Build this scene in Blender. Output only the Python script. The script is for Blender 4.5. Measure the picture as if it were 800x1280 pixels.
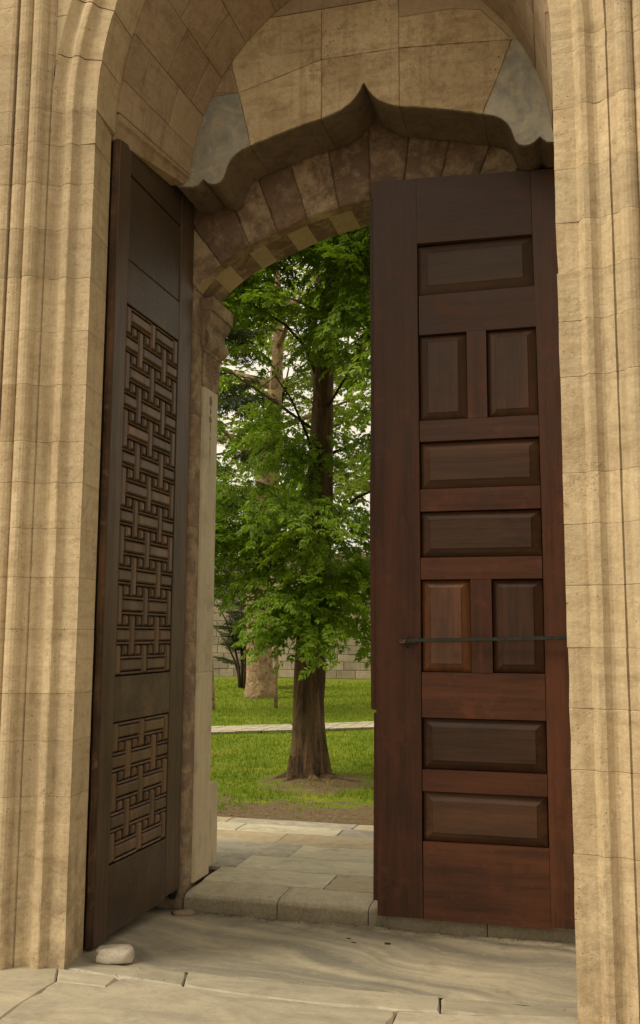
import bpy, bmesh, math, random
import numpy as np
from mathutils import Vector, Matrix, noise as mnoise
R = math.radians
random.seed(7); rng = np.random.default_rng(7)
scene = bpy.context.scene
for o in list(bpy.data.objects): bpy.data.objects.remove(o)

# ------------------------------------------------------------------ camera
EYE = 1.6
yaw, pit, rol = R(15.108), R(7.311), R(0.310)
fw = Vector((-math.sin(yaw)*math.cos(pit), math.cos(yaw)*math.cos(pit), math.sin(pit)))
rt0 = Vector((math.cos(yaw), math.sin(yaw), 0)); up0 = rt0.cross(fw)
rt = rt0*math.cos(rol) + up0*math.sin(rol); up = up0*math.cos(rol) - rt0*math.sin(rol)
cam_d = bpy.data.cameras.new("camera"); cam = bpy.data.objects.new("camera", cam_d)
scene.collection.objects.link(cam); scene.camera = cam
cam.matrix_world = Matrix(((rt.x, up.x, -fw.x, 0), (rt.y, up.y, -fw.y, 0), (rt.z, up.z, -fw.z, EYE), (0, 0, 0, 1)))
cam_d.sensor_fit = 'VERTICAL'; cam_d.sensor_height = 36; cam_d.lens = 1194.65/1280*36
cam_d.clip_start = .05; cam_d.clip_end = 2000

# ------------------------------------------------------------------ sky, sun, exposure
SUN_EL, SUN_AZ = 48, 236          # azimuth measured clockwise from +Y
w = bpy.data.worlds.new("World"); scene.world = w; w.use_nodes = True
nt = w.node_tree; nt.nodes.clear()
wo = nt.nodes.new('ShaderNodeOutputWorld'); bg = nt.nodes.new('ShaderNodeBackground')
sky = nt.nodes.new('ShaderNodeTexSky'); sky.sky_type = 'NISHITA'; sky.sun_disc = False
sky.sun_elevation = R(SUN_EL); sky.sun_rotation = R(SUN_AZ); sky.air_density = 1; sky.dust_density = 3
mx = nt.nodes.new('ShaderNodeMix'); mx.data_type = 'RGBA'
tc = nt.nodes.new('ShaderNodeTexCoord'); nz = nt.nodes.new('ShaderNodeTexNoise'); nz.inputs['Scale'].default_value = 2.2; nz.inputs['Detail'].default_value = 5
mr = nt.nodes.new('ShaderNodeMapRange'); mr.inputs['From Min'].default_value = .3; mr.inputs['From Max'].default_value = .65
mr.inputs['To Min'].default_value = .72; mr.inputs['To Max'].default_value = .95
nt.links.new(tc.outputs['Generated'], nz.inputs['Vector']); nt.links.new(nz.outputs['Fac'], mr.inputs['Value'])
nt.links.new(mr.outputs['Result'], mx.inputs['Factor']); nt.links.new(sky.outputs['Color'], mx.inputs['A'])
mx.inputs['B'].default_value = (10.4, 9.2, 7.2, 1)
nt.links.new(mx.outputs['Result'], bg.inputs['Color']); bg.inputs['Strength'].default_value = 0.09
nt.links.new(bg.outputs['Background'], wo.inputs['Surface'])
sd = bpy.data.lights.new("sun", 'SUN'); sd.energy = 2.9; sd.angle = R(22); sd.color = (1, .90, .72)
so = bpy.data.objects.new("sun", sd); scene.collection.objects.link(so)
sv = Vector((math.sin(R(SUN_AZ))*math.cos(R(SUN_EL)), math.cos(R(SUN_AZ))*math.cos(R(SUN_EL)), math.sin(R(SUN_EL))))
so.rotation_euler = sv.to_track_quat('Z', 'Y').to_euler()
scene.view_settings.view_transform = 'Standard'; scene.view_settings.look = 'None'
scene.view_settings.exposure = 0.32; scene.view_settings.gamma = 1
scene.render.engine = 'CYCLES'
scene.render.resolution_x = 640; scene.render.resolution_y = 1024

# ------------------------------------------------------------------ material kit
class N:
    def __init__(s, name):
        s.m = bpy.data.materials.new(name); s.m.use_nodes = True; s.t = s.m.node_tree
        s.b = s.t.nodes['Principled BSDF']; s.geo = s.t.nodes.new('ShaderNodeNewGeometry'); s.oi = s.t.nodes.new('ShaderNodeObjectInfo')
        s.pos = s.geo.outputs['Position']; s.rnd = s.oi.outputs['Random']
    def put(s, sock, v):
        if hasattr(v, 'is_linked') or isinstance(v, bpy.types.NodeSocket): s.t.links.new(v, sock)
        else: sock.default_value = v
    def math(s, op, a, b=0., c=0., clamp=False):
        n = s.t.nodes.new('ShaderNodeMath'); n.operation = op; n.use_clamp = clamp
        s.put(n.inputs[0], a); s.put(n.inputs[1], b); s.put(n.inputs[2], c); return n.outputs[0]
    def vmul(s, v, k):
        n = s.t.nodes.new('ShaderNodeVectorMath'); n.operation = 'MULTIPLY'; s.put(n.inputs[0], v); n.inputs[1].default_value = k; return n.outputs[0]
    def voff(s, v, amt=17.):
        c = s.t.nodes.new('ShaderNodeCombineXYZ'); r = s.math('MULTIPLY', s.rnd, amt)
        for i in range(3): s.t.links.new(r, c.inputs[i])
        n = s.t.nodes.new('ShaderNodeVectorMath'); n.operation = 'ADD'; s.put(n.inputs[0], v); s.put(n.inputs[1], c.outputs[0]); return n.outputs[0]
    def noise(s, v, sc, det=5, rough=.55, dist=0):
        n = s.t.nodes.new('ShaderNodeTexNoise'); s.put(n.inputs['Vector'], v); n.inputs['Scale'].default_value = sc
        n.inputs['Detail'].default_value = det; n.inputs['Roughness'].default_value = rough; n.inputs['Distortion'].default_value = dist; return n.outputs['Fac']
    def voro(s, v, sc, feat='F1'):
        n = s.t.nodes.new('ShaderNodeTexVoronoi'); n.feature = feat; s.put(n.inputs['Vector'], v); n.inputs['Scale'].default_value = sc; return n.outputs['Distance']
    def rng(s, v, a, b, c=0., d=1.):
        n = s.t.nodes.new('ShaderNodeMapRange'); s.put(n.inputs['Value'], v)
        for k, x in zip(('From Min', 'From Max', 'To Min', 'To Max'), (a, b, c, d)): n.inputs[k].default_value = x
        return n.outputs['Result']
    def mix(s, f, a, b, mode='MIX'):
        n = s.t.nodes.new('ShaderNodeMix'); n.data_type = 'RGBA'; n.blend_type = mode; n.clamp_factor = True
        s.put(n.inputs['Factor'], f)
        for k, x in (('A', a), ('B', b)):
            if isinstance(x, tuple): n.inputs[k].default_value = (*x, 1) if len(x) == 3 else x
            else: s.t.links.new(x, n.inputs[k])
        return n.outputs['Result']
    def scale(s, col, f):
        c = s.t.nodes.new('ShaderNodeCombineColor')
        for i in range(3): s.put(c.inputs[i], f)
        return s.mix(1., col, c.outputs[0], 'MULTIPLY')
    def sep(s, v, i):
        n = s.t.nodes.new('ShaderNodeSeparateXYZ'); s.put(n.inputs[0], v); return n.outputs[i]
    def bump(s, h, st, dist):
        n = s.t.nodes.new('ShaderNodeBump'); n.inputs['Strength'].default_value = st; n.inputs['Distance'].default_value = dist
        s.put(n.inputs['Height'], h); s.t.links.new(n.outputs[0], s.b.inputs['Normal'])
    def done(s, col, rough=.85, spec=.3):
        s.put(s.b.inputs['Base Color'], col); s.put(s.b.inputs['Roughness'], rough); s.b.inputs['Specular IOR Level'].default_value = spec; return s.m

def limestone(name, a, b, dark, stain=.5, tint=.12, pits=1., bumpk=1., grime=0.):
    s = N(name); P = s.voff(s.pos, 3.)
    n1 = s.noise(P, 1.7, 6, .6); n2 = s.noise(s.vmul(P, (3, 3, 14)), 1, 6, .65, .6); n3 = s.noise(P, 14, 6, .7)
    st = s.noise(s.vmul(s.pos, (16, 16, 1.1)), 1, 5, .6)
    c = s.mix(s.rng(n1, .35, .65), a, b)
    c = s.mix(s.math('MULTIPLY', s.rng(n2, .5, .72), .55*stain), c, dark)
    c = s.mix(s.math('MULTIPLY', s.rng(st, .52, .75), .6*stain), c, dark)
    c = s.mix(s.math('MULTIPLY', s.rng(n3, .52, .75), .5*stain), c, dark)
    big = s.noise(s.vmul(s.pos, (2.2, 2.2, 1.3)), 1.3, 7, .65, .8); c = s.mix(s.math('MULTIPLY', s.rng(big, .54, .68), .5*stain), c, tuple(x*1.5 for x in dark))
    lines = s.noise(s.vmul(s.pos, (2.5, 2.5, 34)), 1, 5, .7, 1.2); c = s.mix(s.math('MULTIPLY', s.math('MULTIPLY', s.rng(lines, .60, .68), s.rng(s.noise(s.pos, 2.3, 3), .48, .6)), .6*stain), c, dark)
    crk = s.noise(s.vmul(s.pos, (4, 4, 5)), 1, 6, .62, 1.5); ck = s.math('MULTIPLY', s.rng(s.math('ABSOLUTE', s.math('SUBTRACT', crk, .5)), .0015, .005, 1, 0), s.rng(s.noise(s.pos, 1.9, 2), .58, .62)); c = s.mix(s.math('MULTIPLY', ck, .75*pits), c, (.05, .033, .02))
    fine = s.noise(s.pos, 90, 4, .7)
    c = s.scale(c, s.rng(fine, .3, .7, .88, 1.08)); mot = s.noise(s.pos, 34, 5, .75); c = s.scale(c, s.rng(mot, .35, .68, 1.05, .86))
    lich = s.noise(s.vmul(s.pos, (7, 7, 5)), 1, 8, .78); c = s.mix(s.math('MULTIPLY', s.rng(lich, .57, .62), .38*stain), c, tuple(x*.8 for x in dark))
    v = s.voro(s.pos, 38); pk = s.math('MULTIPLY', s.rng(v, .05, .16, 1, 0), s.rng(s.noise(s.pos, 5, 3), .5, .62))
    c = s.mix(s.math('MULTIPLY', pk, .6*pits), c, (.07, .045, .025))
    if grime:
        z = s.sep(s.pos, 2); g = s.math('MULTIPLY', s.rng(z, .0, .9, 1, 0), s.rng(s.noise(s.pos, 9, 6, .7), .42, .62))
        c = s.mix(s.math('MULTIPLY', g, grime), c, (.16, .11, .07))
    c = s.scale(c, s.rng(s.rnd, 0, 1, 1-tint, 1+tint*.6))
    h = s.math('ADD', s.math('MULTIPLY', n3, .6), s.math('MULTIPLY', fine, .22))
    h = s.math('ADD', h, s.math('MULTIPLY', n2, .35)); h = s.math('SUBTRACT', h, s.math('MULTIPLY', pk, .5*pits))
    s.bump(h, .75*bumpk, .012); return s.done(c, .9, .2)
M = {}
M['lime'] = limestone('limestone', (.57, .455, .285), (.49, .38, .23), (.27, .18, .095), .8, .12, 1., 1., .6)
M['lime_clean'] = limestone('limestone_clean', (.55, .42, .26), (.48, .36, .21), (.34, .24, .13), .3, .1, .3, .5)
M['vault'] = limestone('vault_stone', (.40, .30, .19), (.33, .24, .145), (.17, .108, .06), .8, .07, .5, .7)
M['rough_patch'] = limestone('rough_tympanum_stone', (.66, .52, .32), (.50, .375, .215), (.24, .155, .075), 1., .08, 1., 2.2)
M['plaster'] = limestone('smooth_patch_stone', (.43, .325, .205), (.39, .29, .18), (.36, .26, .15), .25, .05, 0., .35)
M['dark_ledge'] = limestone('dark_ledge_stone', (.22, .165, .105), (.15, .11, .068), (.07, .05, .034), .9, .12, .4, .9)
M['coping'] = limestone('garden_wall_stone', (.34, .285, .195), (.25, .21, .145), (.13, .11, .075), .8, .2, .5, .9)

def marble(name, a, b, vein, vs=2.5, k=.5, rough=.55, grain=(1.2, 5, 1), rot=0.):
    s = N(name); P = s.voff(s.pos, 5.)
    P2 = s.vmul(P, grain); n = s.noise(P2, vs, 7, .6, 1.8); n2 = s.noise(P, 6, 6, .65); f = s.noise(s.pos, 60, 4, .7)
    c = s.mix(s.rng(n, .36, .62), a, b)
    c = s.mix(s.math('MULTIPLY', s.rng(s.noise(P2, vs*2.2, 6, .6, 2.6), .53, .66), k), c, vein)
    c = s.mix(s.math('MULTIPLY', s.rng(n2, .52, .74), .5), c, (.15, .125, .085))
    c = s.scale(c, s.rng(f, .3, .7, .9, 1.06)); c = s.scale(c, s.rng(s.rnd, 0, 1, .86, 1.08))
    s.bump(s.math('ADD', s.math('MULTIPLY', n2, .7), s.math('MULTIPLY', f, .2)), .35, .01)
    return s.done(c, s.rng(n2, .3, .7, rough-.08, rough+.2), .35)
M['marble'] = marble('grey_marble', (.38, .345, .26), (.25, .24, .20), (.50, .38, .22), 3.0, .6, .5, (1.5, 2, 1.2))
def veined():
    s = N('veined_floor_marble'); x, y = s.sep(s.pos, 0), s.sep(s.pos, 1)
    # bands sweep down to the right, as in the worn slab
    v = s.math('ADD', s.math('MULTIPLY', y, 5.2), s.math('MULTIPLY', x, 1.5)); v = s.math('ADD', v, s.math('MULTIPLY', s.noise(s.pos, .8, 2, .4), 5.0))
    cx = s.t.nodes.new('ShaderNodeCombineXYZ'); s.put(cx.inputs[0], v); s.put(cx.inputs[1], s.math('MULTIPLY', x, .5))
    b1 = s.noise(cx.outputs[0], .9, 3, .5, .1); b2 = s.noise(cx.outputs[0], 2.6, 4, .55, .1); n2 = s.noise(s.pos, 8, 6, .65); f = s.noise(s.pos, 60, 4, .7)
    c = s.mix(s.rng(b1, .36, .62), (.46, .40, .28), (.22, .20, .155)); c = s.mix(s.math('MULTIPLY', s.rng(b2, .5, .75), .5), c, (.17, .16, .14))
    c = s.mix(s.math('MULTIPLY', s.rng(s.math('ABSOLUTE', s.math('SUBTRACT', b2, .47)), .002, .012, 1, 0), .4), c, (.50, .43, .30))
    c = s.mix(s.math('MULTIPLY', s.rng(n2, .5, .72), .5), c, (.14, .115, .075)); c = s.scale(c, s.rng(f, .3, .7, .88, 1.08))
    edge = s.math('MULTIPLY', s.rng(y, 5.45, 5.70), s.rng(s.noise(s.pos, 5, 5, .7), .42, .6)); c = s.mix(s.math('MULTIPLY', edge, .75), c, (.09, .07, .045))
    s.bump(s.math('ADD', s.math('MULTIPLY', n2, .7), s.math('MULTIPLY', f, .2)), .3, .006); return s.done(c, s.rng(n2, .3, .7, .3, .55), .45)
M['floor_vein'] = veined()
M['floor'] = marble('worn_floor_marble', (.40, .35, .25), (.30, .265, .195), (.21, .19, .15), 1.6, .35, .55, (1, 2.6, 1))
M['court'] = marble('courtyard_marble', (.58, .52, .37), (.46, .42, .30), (.34, .32, .23), 1.8, .5, .5, (1.2, 3, 1))
M['pale_marble'] = marble('pale_pilaster_marble', (.46, .375, .24), (.38, .31, .20), (.31, .25, .165), 2, .3, .5, (4, 4, .5))

def weathered(name, base, crust, amt):
    s = N(name); P = s.voff(s.pos, 9.)
    n = s.noise(P, 5, 8, .68, .5); n2 = s.noise(P, 22, 6, .7); f = s.noise(s.pos, 80, 4, .7)
    c = s.mix(s.rng(n2, .35, .7), base, tuple(x*.62 for x in base))
    nn = s.math('ADD', n, s.math('MULTIPLY', s.math('SUBTRACT', s.noise(P, 17, 8, .8), .5), .55)); c = s.mix(s.math('MULTIPLY', s.rng(nn, .46-amt*.25, .64-amt*.25), .85), c, crust)
    c = s.mix(s.math('MULTIPLY', s.rng(s.noise(P, 2.5, 4), .45, .65), .35), c, (.26, .16, .11))
    c = s.mix(s.math('MULTIPLY', s.rng(s.noise(P, 9, 6, .7), .60, .64), .6), c, (.30, .23, .16))
    c = s.scale(c, s.rng(f, .25, .75, .75, 1.2))
    s.bump(s.math('ADD', s.math('MULTIPLY', n, 1.), s.math('MULTIPLY', n2, .5)), .9, .015); return s.done(c, .92, .15)
M['vous_dark'] = weathered('crusted_voussoir', (.34, .24, .145), (.105, .07, .045), .42)
M['vous_light'] = weathered('pale_voussoir', (.46, .345, .21), (.13, .088, .055), .14)
M['vous_light2'] = limestone('clean_soffit_stone', (.42, .32, .20), (.36, .27, .16), (.2, .13, .07), .4, .1, .3, .5)
M['frame_dark'] = weathered('blackened_jamb_stone', (.34, .25, .155), (.13, .092, .06), .3)
def kerbmat():
    s = N('worn_kerb_stone'); z = s.sep(s.pos, 2); n = s.noise(s.pos, 7, 7, .7); f = s.noise(s.pos, 55, 5, .75)
    c = s.mix(s.rng(n, .35, .65), (.52, .46, .32), (.40, .355, .25)); zz = s.math('ADD', z, s.math('MULTIPLY', s.math('SUBTRACT', s.noise(s.pos, 16, 6, .75), .5), .07))
    c = s.mix(s.math('MULTIPLY', s.rng(zz, -.02, .012, 1, 0), .65), c, (.19, .155, .10)); c = s.scale(c, s.rng(f, .3, .7, .75, 1.1))
    s.bump(s.math('ADD', n, f), .8, .012); return s.done(c, .75, .25)
M['kerb_face'] = kerbmat()

def wood(name, a, b, dark, vert=True, worn=None, top=None, rough=.42, spec=.22):
    s = N(name); P = s.voff(s.pos, 11.)
    k = (26, 26, 1.6) if vert else (1.6, 26, 26)
    g = s.noise(s.vmul(P, k), 1, 6, .65, .5); g2 = s.noise(s.vmul(P, tuple(x*3.2 for x in k)), 1, 4, .6); n = s.noise(P, 2.6, 5, .6)
    c = s.mix(s.rng(n, .35, .65), a, b); c = s.mix(s.math('MULTIPLY', s.rng(g, .42, .7), .65), c, dark)
    c = s.mix(s.math('MULTIPLY', s.rng(s.noise(s.vmul(P, tuple(x*.2 for x in k)), 1, 5, .65), .48, .66), .5), c, tuple(x*1.7 for x in a)); c = s.mix(s.math('MULTIPLY', s.rng(s.noise(P, 5, 6, .7), .55, .7), .45), c, dark)
    sc_ = s.noise(s.vmul(P, tuple(x*1.6 for x in k)), 1, 3, .5, 2.); c = s.mix(s.math('MULTIPLY', s.rng(s.math('ABSOLUTE', s.math('SUBTRACT', sc_, .5)), .002, .008, 1, 0), s.math('MULTIPLY', s.rng(n, .5, .56), .7)), c, (.008, .005, .004))
    if top:
        z = s.math('ADD', s.sep(s.pos, 2), s.math('MULTIPLY', s.math('SUBTRACT', n, .5), 2.2))
        c = s.mix(s.math('MULTIPLY', s.rng(z, 2.4, 4.9), .85), c, top)  # greys with height: weather fade plus sky sheen put into the colour
    if worn:
        c = s.mix(s.math('MULTIPLY', s.rng(s.noise(P, 7, 6, .7), .56, .70), .5), c, worn)
    sp = s.math('MULTIPLY', s.rng(s.voro(s.pos, 55), .03, .08, 1, 0), s.rng(s.noise(s.pos, 4, 3), .52, .6))
    c = s.mix(s.math('MULTIPLY', sp, .4), c, (.30, .20, .12))
    c = s.scale(c, s.rng(s.rnd, 0, 1, .8, 1.15))
    s.bump(s.math('ADD', g, s.math('MULTIPLY', g2, .35)), .35, .006)
    return s.done(c, s.rng(g2, .3, .7, rough, rough+.2), spec)
RA, RB, RD = (.078, .027, .012), (.056, .021, .010), (.022, .011, .006)
M['redv'] = wood('red_brown_wood_upright', RA, RB, RD, True, (.13, .042, .018), (.085, .062, .05))
M['redh'] = wood('red_brown_wood_level', RA, RB, RD, False, (.13, .042, .018), (.085, .062, .05))
M['panelh'] = wood('dark_panel_wood', (.070, .032, .015), (.052, .025, .012), (.018, .01, .006), False, None, (.075, .050, .036), .38, .26)
M['panelv'] = wood('dark_panel_wood_upright', (.072, .031, .015), (.052, .024, .012), (.018, .01, .006), True, None, (.075, .050, .036), .38, .26)
M['orange'] = wood('orange_brown_panel_wood', (.125, .048, .016), (.09, .034, .012), (.035, .014, .008), True, None, None, .3, .4)
M['leftv'] = wood('dark_olive_wood', (.068, .040, .019), (.050, .030, .015), (.026, .017, .009), True, None, (.075, .052, .034), .38)
M['lefth'] = wood('dark_olive_wood_level', (.068, .040, .019), (.050, .030, .015), (.026, .017, .009), False, None, (.075, .052, .034), .38)
M['latt'] = wood('lattice_wood', (.110, .062, .030), (.078, .048, .026), (.05, .034, .021), True, (.15, .065, .028), None, .34)
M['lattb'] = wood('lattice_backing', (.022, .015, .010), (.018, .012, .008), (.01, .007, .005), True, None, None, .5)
M['worn'] = wood('splintered_edge_wood', (.12, .06, .026), (.025, .016, .010), (.012, .008, .006), True, (.36, .18, .07), None, .6)

def simple(name, col, rough=.6, metal=0., n=.3, sc=20, spec=.4):
    s = N(name); f = s.noise(s.pos, sc, 5, .6); c = s.mix(s.rng(f, .35, .7), col, tuple(x*(1-n) for x in col))
    s.b.inputs['Metallic'].default_value = metal; s.bump(f, .3, .004); return s.done(c, rough, spec)
M['iron'] = simple('green_black_iron', (.028, .036, .028), .5, .3, .6, 40)
M['brass'] = simple('worn_hook_metal', (.16, .11, .07), .45, .6, .5, 60)
M['joint'] = simple('joint_dirt', (.05, .038, .026), .95, 0, .5, 30, .1)
M['white_stone'] = limestone('white_doorstop_stone', (.55, .49, .39), (.46, .40, .31), (.26, .2, .14), .5, .02, 1., 1.4)
M['mortar'] = simple('mortar', (.20, .145, .085), .95, 0, .3, 15, .1)

def bark(name, a, b, dark, patch=False):
    s = N(name); P = s.pos
    if patch:
        n = s.noise(P, 5.5, 4, .55, .6); c = s.mix(s.rng(n, .44, .54), a, b); c = s.mix(s.rng(s.noise(P, 9, 5, .6), .56, .62), c, dark); h = n
    else:
        r = s.noise(s.vmul(P, (11, 11, 1.5)), 1, 7, .7, .8); f = s.noise(P, 30, 5, .7)
        c = s.mix(s.rng(r, .38, .62), dark, a); c = s.mix(s.rng(s.noise(P, 3, 4), .5, .7), c, b); c = s.scale(c, s.rng(f, .3, .7, .75, 1.15)); h = s.math('ADD', r, s.math('MULTIPLY', f, .25))
    s.bump(h, 1., .05); return s.done(c, .92, .15)
M['bark'] = bark('furrowed_bark', (.175, .108, .055), (.12, .09, .04), (.04, .026, .015))
M['plane'] = bark('mottled_plane_bark', (.34, .235, .135), (.24, .165, .095), (.13, .085, .05), True)
M['twig'] = simple('twig_bark', (.07, .052, .032), .9, 0, .4, 25, .1)

def leaf(name, a, b, tr, spec=.35):
    s = N(name); n = s.noise(s.pos, 1.6, 3, .6); n2 = s.noise(s.pos, 9, 3)
    c = s.mix(s.rng(n, .35, .65), a, b); c = s.scale(c, s.rng(n2, .3, .7, .72, 1.25)); c = s.scale(c, s.rng(s.rnd, 0, 1, .75, 1.25))
    s.done(c, .48, spec)
    t = s.t.nodes.new('ShaderNodeBsdfTranslucent'); mxs = s.t.nodes.new('ShaderNodeMixShader'); mxs.inputs[0].default_value = tr
    yel = s.mix(.6, c, (.22, .34, .02)); s.t.links.new(yel, t.inputs['Color'])
    out = s.t.nodes['Material Output']; s.t.links.new(s.b.outputs[0], mxs.inputs[1]); s.t.links.new(t.outputs[0], mxs.inputs[2]); s.t.links.new(mxs.outputs[0], out.inputs['Surface'])
    return s.m
M['leaf'] = leaf('fresh_green_leaf', (.145, .26, .012), (.26, .39, .018), .52)
M['leaf_plane'] = leaf('yellow_green_leaf', (.19, .28, .025), (.27, .34, .035), .5)
M['leaf_far'] = leaf('far_tree_leaf', (.20, .27, .035), (.30, .33, .055), .55)
M['leaf_dark'] = leaf('dark_conifer_leaf', (.010, .020, .007), (.018, .032, .010), .1)
M['blade'] = leaf('grass_blade', (.11, .18, .010), (.19, .25, .016), .35, .2)

def ground_mat():
    s = N('lawn_soil'); y = s.sep(s.pos, 1); x = s.sep(s.pos, 0)
    n = s.noise(s.pos, 1.4, 6, .65); n2 = s.noise(s.pos, 12, 6, .7); f = s.noise(s.pos, 70, 4, .7)
    grass = s.mix(s.rng(n2, .3, .7), (.085, .14, .010), (.19, .225, .016)); grass = s.mix(s.rng(n, .5, .72), grass, (.25, .24, .025)); grass = s.mix(s.math('MULTIPLY', s.rng(s.noise(s.pos, .55, 6, .75), .52, .66), .6), grass, (.16, .13, .045))
    dirt = s.mix(s.rng(n2, .3, .7), (.20, .145, .075), (.12, .088, .048)); dirt = s.scale(dirt, s.rng(f, .3, .7, .7, 1.25))
    yy = s.math('ADD', y, s.math('MULTIPLY', s.math('SUBTRACT', s.noise(s.pos, 2.4, 5, .65), .5), 2.6))
    m1 = s.rng(yy, 8.75, 9.05, 1, 0)
    dx = s.math('ADD', x, 2.75); dy = s.math('SUBTRACT', y, 10.1); d = s.math('SQRT', s.math('ADD', s.math('MULTIPLY', dx, dx), s.math('MULTIPLY', dy, dy)))
    d = s.math('ADD', d, s.math('MULTIPLY', s.math('SUBTRACT', s.noise(s.pos, 3, 5, .65), .5), 1.6)); m2 = s.rng(d, .38, .75, 1, 0)
    c = s.mix(s.math('MAXIMUM', m1, m2), grass, dirt); s.bump(s.math('ADD', n2, f), .6, .03); return s.done(c, .95, .1)
M['ground'] = ground_mat()

# ------------------------------------------------------------------ object kit
def tag(o, label=None, cat=None, group=None, kind=None):
    for k, v in (('label', label), ('category', cat), ('group', group), ('kind', kind)):
        if v: o[k] = v
    return o
def link(name, me, mat, parent=None):
    o = bpy.data.objects.new(name, me); scene.collection.objects.link(o)
    if mat and not me.materials: me.materials.append(M[mat] if isinstance(mat, str) else mat)
    if parent: o.parent = parent; o.matrix_parent_inverse = parent.matrix_world.inverted()
    return o
def empty(name, loc, label, cat, group=None):
    o = bpy.data.objects.new(name, None); scene.collection.objects.link(o); o.location = loc
    o.matrix_world = Matrix.Translation(loc); tag(o, label, cat, group); return o
def mesh(name, vs, fs, mat, parent=None, smooth=False, fix=True):
    me = bpy.data.meshes.new(name); me.from_pydata([tuple(v) for v in vs], [], fs)
    if fix:
        bm = bmesh.new(); bm.from_mesh(me); bmesh.ops.recalc_face_normals(bm, faces=bm.faces); bm.to_mesh(me); bm.free()
    if smooth:
        for p in me.polygons: p.use_smooth = True
    return link(name, me, mat, parent)
def clean(pts, eps=1e-4):
    out = []
    for p in pts:
        if not out or math.hypot(p[0]-out[-1][0], p[1]-out[-1][1]) > eps: out.append(tuple(p))
    if math.hypot(out[0][0]-out[-1][0], out[0][1]-out[-1][1]) < eps: out.pop()
    return out
def area(p): return sum(p[i][0]*p[(i+1) % len(p)][1]-p[(i+1) % len(p)][0]*p[i][1] for i in range(len(p)))/2
def inset(pts, d):
    n = len(pts); sg = 1 if area(pts) > 0 else -1; out = []
    for i in range(n):
        a, b, c = pts[i-1], pts[i], pts[(i+1) % n]
        e1 = (b[0]-a[0], b[1]-a[1]); e2 = (c[0]-b[0], c[1]-b[1]); l1 = math.hypot(*e1); l2 = math.hypot(*e2)
        n1 = (-e1[1]/l1*sg, e1[0]/l1*sg); n2 = (-e2[1]/l2*sg, e2[0]/l2*sg)
        k = max(.35, 1+n1[0]*n2[0]+n1[1]*n2[1]); dd = d[i] if isinstance(d, list) else d
        out.append((b[0]+(n1[0]+n2[0])/k*dd, b[1]+(n1[1]+n2[1])/k*dd))
    return out
def subdiv(pts, step):
    out = []
    for i, a in enumerate(pts):
        b = pts[(i+1) % len(pts)]; n = max(1, int(math.hypot(b[0]-a[0], b[1]-a[1])/step))
        out += [(a[0]+(b[0]-a[0])*k/n, a[1]+(b[1]-a[1])*k/n) for k in range(n)]
    return out
MY = lambda a, b, d: (a, d, b)         # polygon in XZ, depth along Y
MZ = lambda a, b, d: (a, b, d)         # polygon in XY, depth along Z
MX = lambda a, b, d: (d, a, b)         # polygon in YZ, depth along X
def prism(name, pts, d0, d1, mp, mat, parent, ch=.004, chip=0., gap=.0015, step=.06, both=False, zf=None):
    """d0 is the seen face. chip > 0 breaks the arris irregularly."""
    pts = clean(pts)
    if gap: pts = inset(pts, gap)
    if chip: pts = subdiv(pts, step)
    n = len(pts); s = 1 if d1 > d0 else -1
    c = [ch*(1+chip*(random.random()**3)*3) for _ in range(n)] if chip else ch
    i0 = inset(pts, c); cz = c if isinstance(c, list) else [ch]*n
    vs = [mp(*p, d0) for p in i0] + [mp(*p, d0+s*cz[k]) for k, p in enumerate(pts)]
    if both: vs += [mp(*p, d1-s*cz[k]) for k, p in enumerate(pts)] + [mp(*p, d1) for p in i0]
    else: vs += [mp(*p, d1) for p in pts]
    if zf: vs = [(v[0], v[1], v[2]+zf(v[0], v[1])) for v in vs]
    r = 3 if both else 2; fs = [list(range(n)), list(range(r*n, (r+1)*n))]
    for k in range(r):
        for i in range(n): fs.append([k*n+i, k*n+(i+1) % n, (k+1)*n+(i+1) % n, (k+1)*n+i])
    return mesh(name, vs, fs, mat, parent)
def box(name, x0, x1, y0, y1, z0, z1, mat, parent, ch=.004, **k):
    return prism(name, [(x0, z0), (x1, z0), (x1, z1), (x0, z1)], y0, y1, MY, mat, parent, ch, **k)
def tube(name, pts, rad, mat, parent, n=8, lobes=None, smooth=True, data_only=False):
    vs, fs = [], []; pts = [Vector(p) for p in pts]
    for i, p in enumerate(pts):
        t = (pts[min(i+1, len(pts)-1)]-pts[max(i-1, 0)]).normalized(); a = t.orthogonal().normalized() if abs(t.z) < .9 else Vector((1, 0, 0)); a = (a - t*a.dot(t)).normalized(); b = t.cross(a)
        for k in range(n):
            th = 2*math.pi*k/n; r = rad[i]*(lobes(th, i, p) if lobes else 1); vs.append(p+a*math.cos(th)*r+b*math.sin(th)*r)
    for i in range(len(pts)-1):
        for k in range(n): fs.append([i*n+k, i*n+(k+1) % n, (i+1)*n+(k+1) % n, (i+1)*n+k])
    fs += [list(range(n)), list(range((len(pts)-1)*n, len(pts)*n))]
    if data_only: return [tuple(v) for v in vs], fs
    return mesh(name, vs, fs, mat, parent, smooth)

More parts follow.
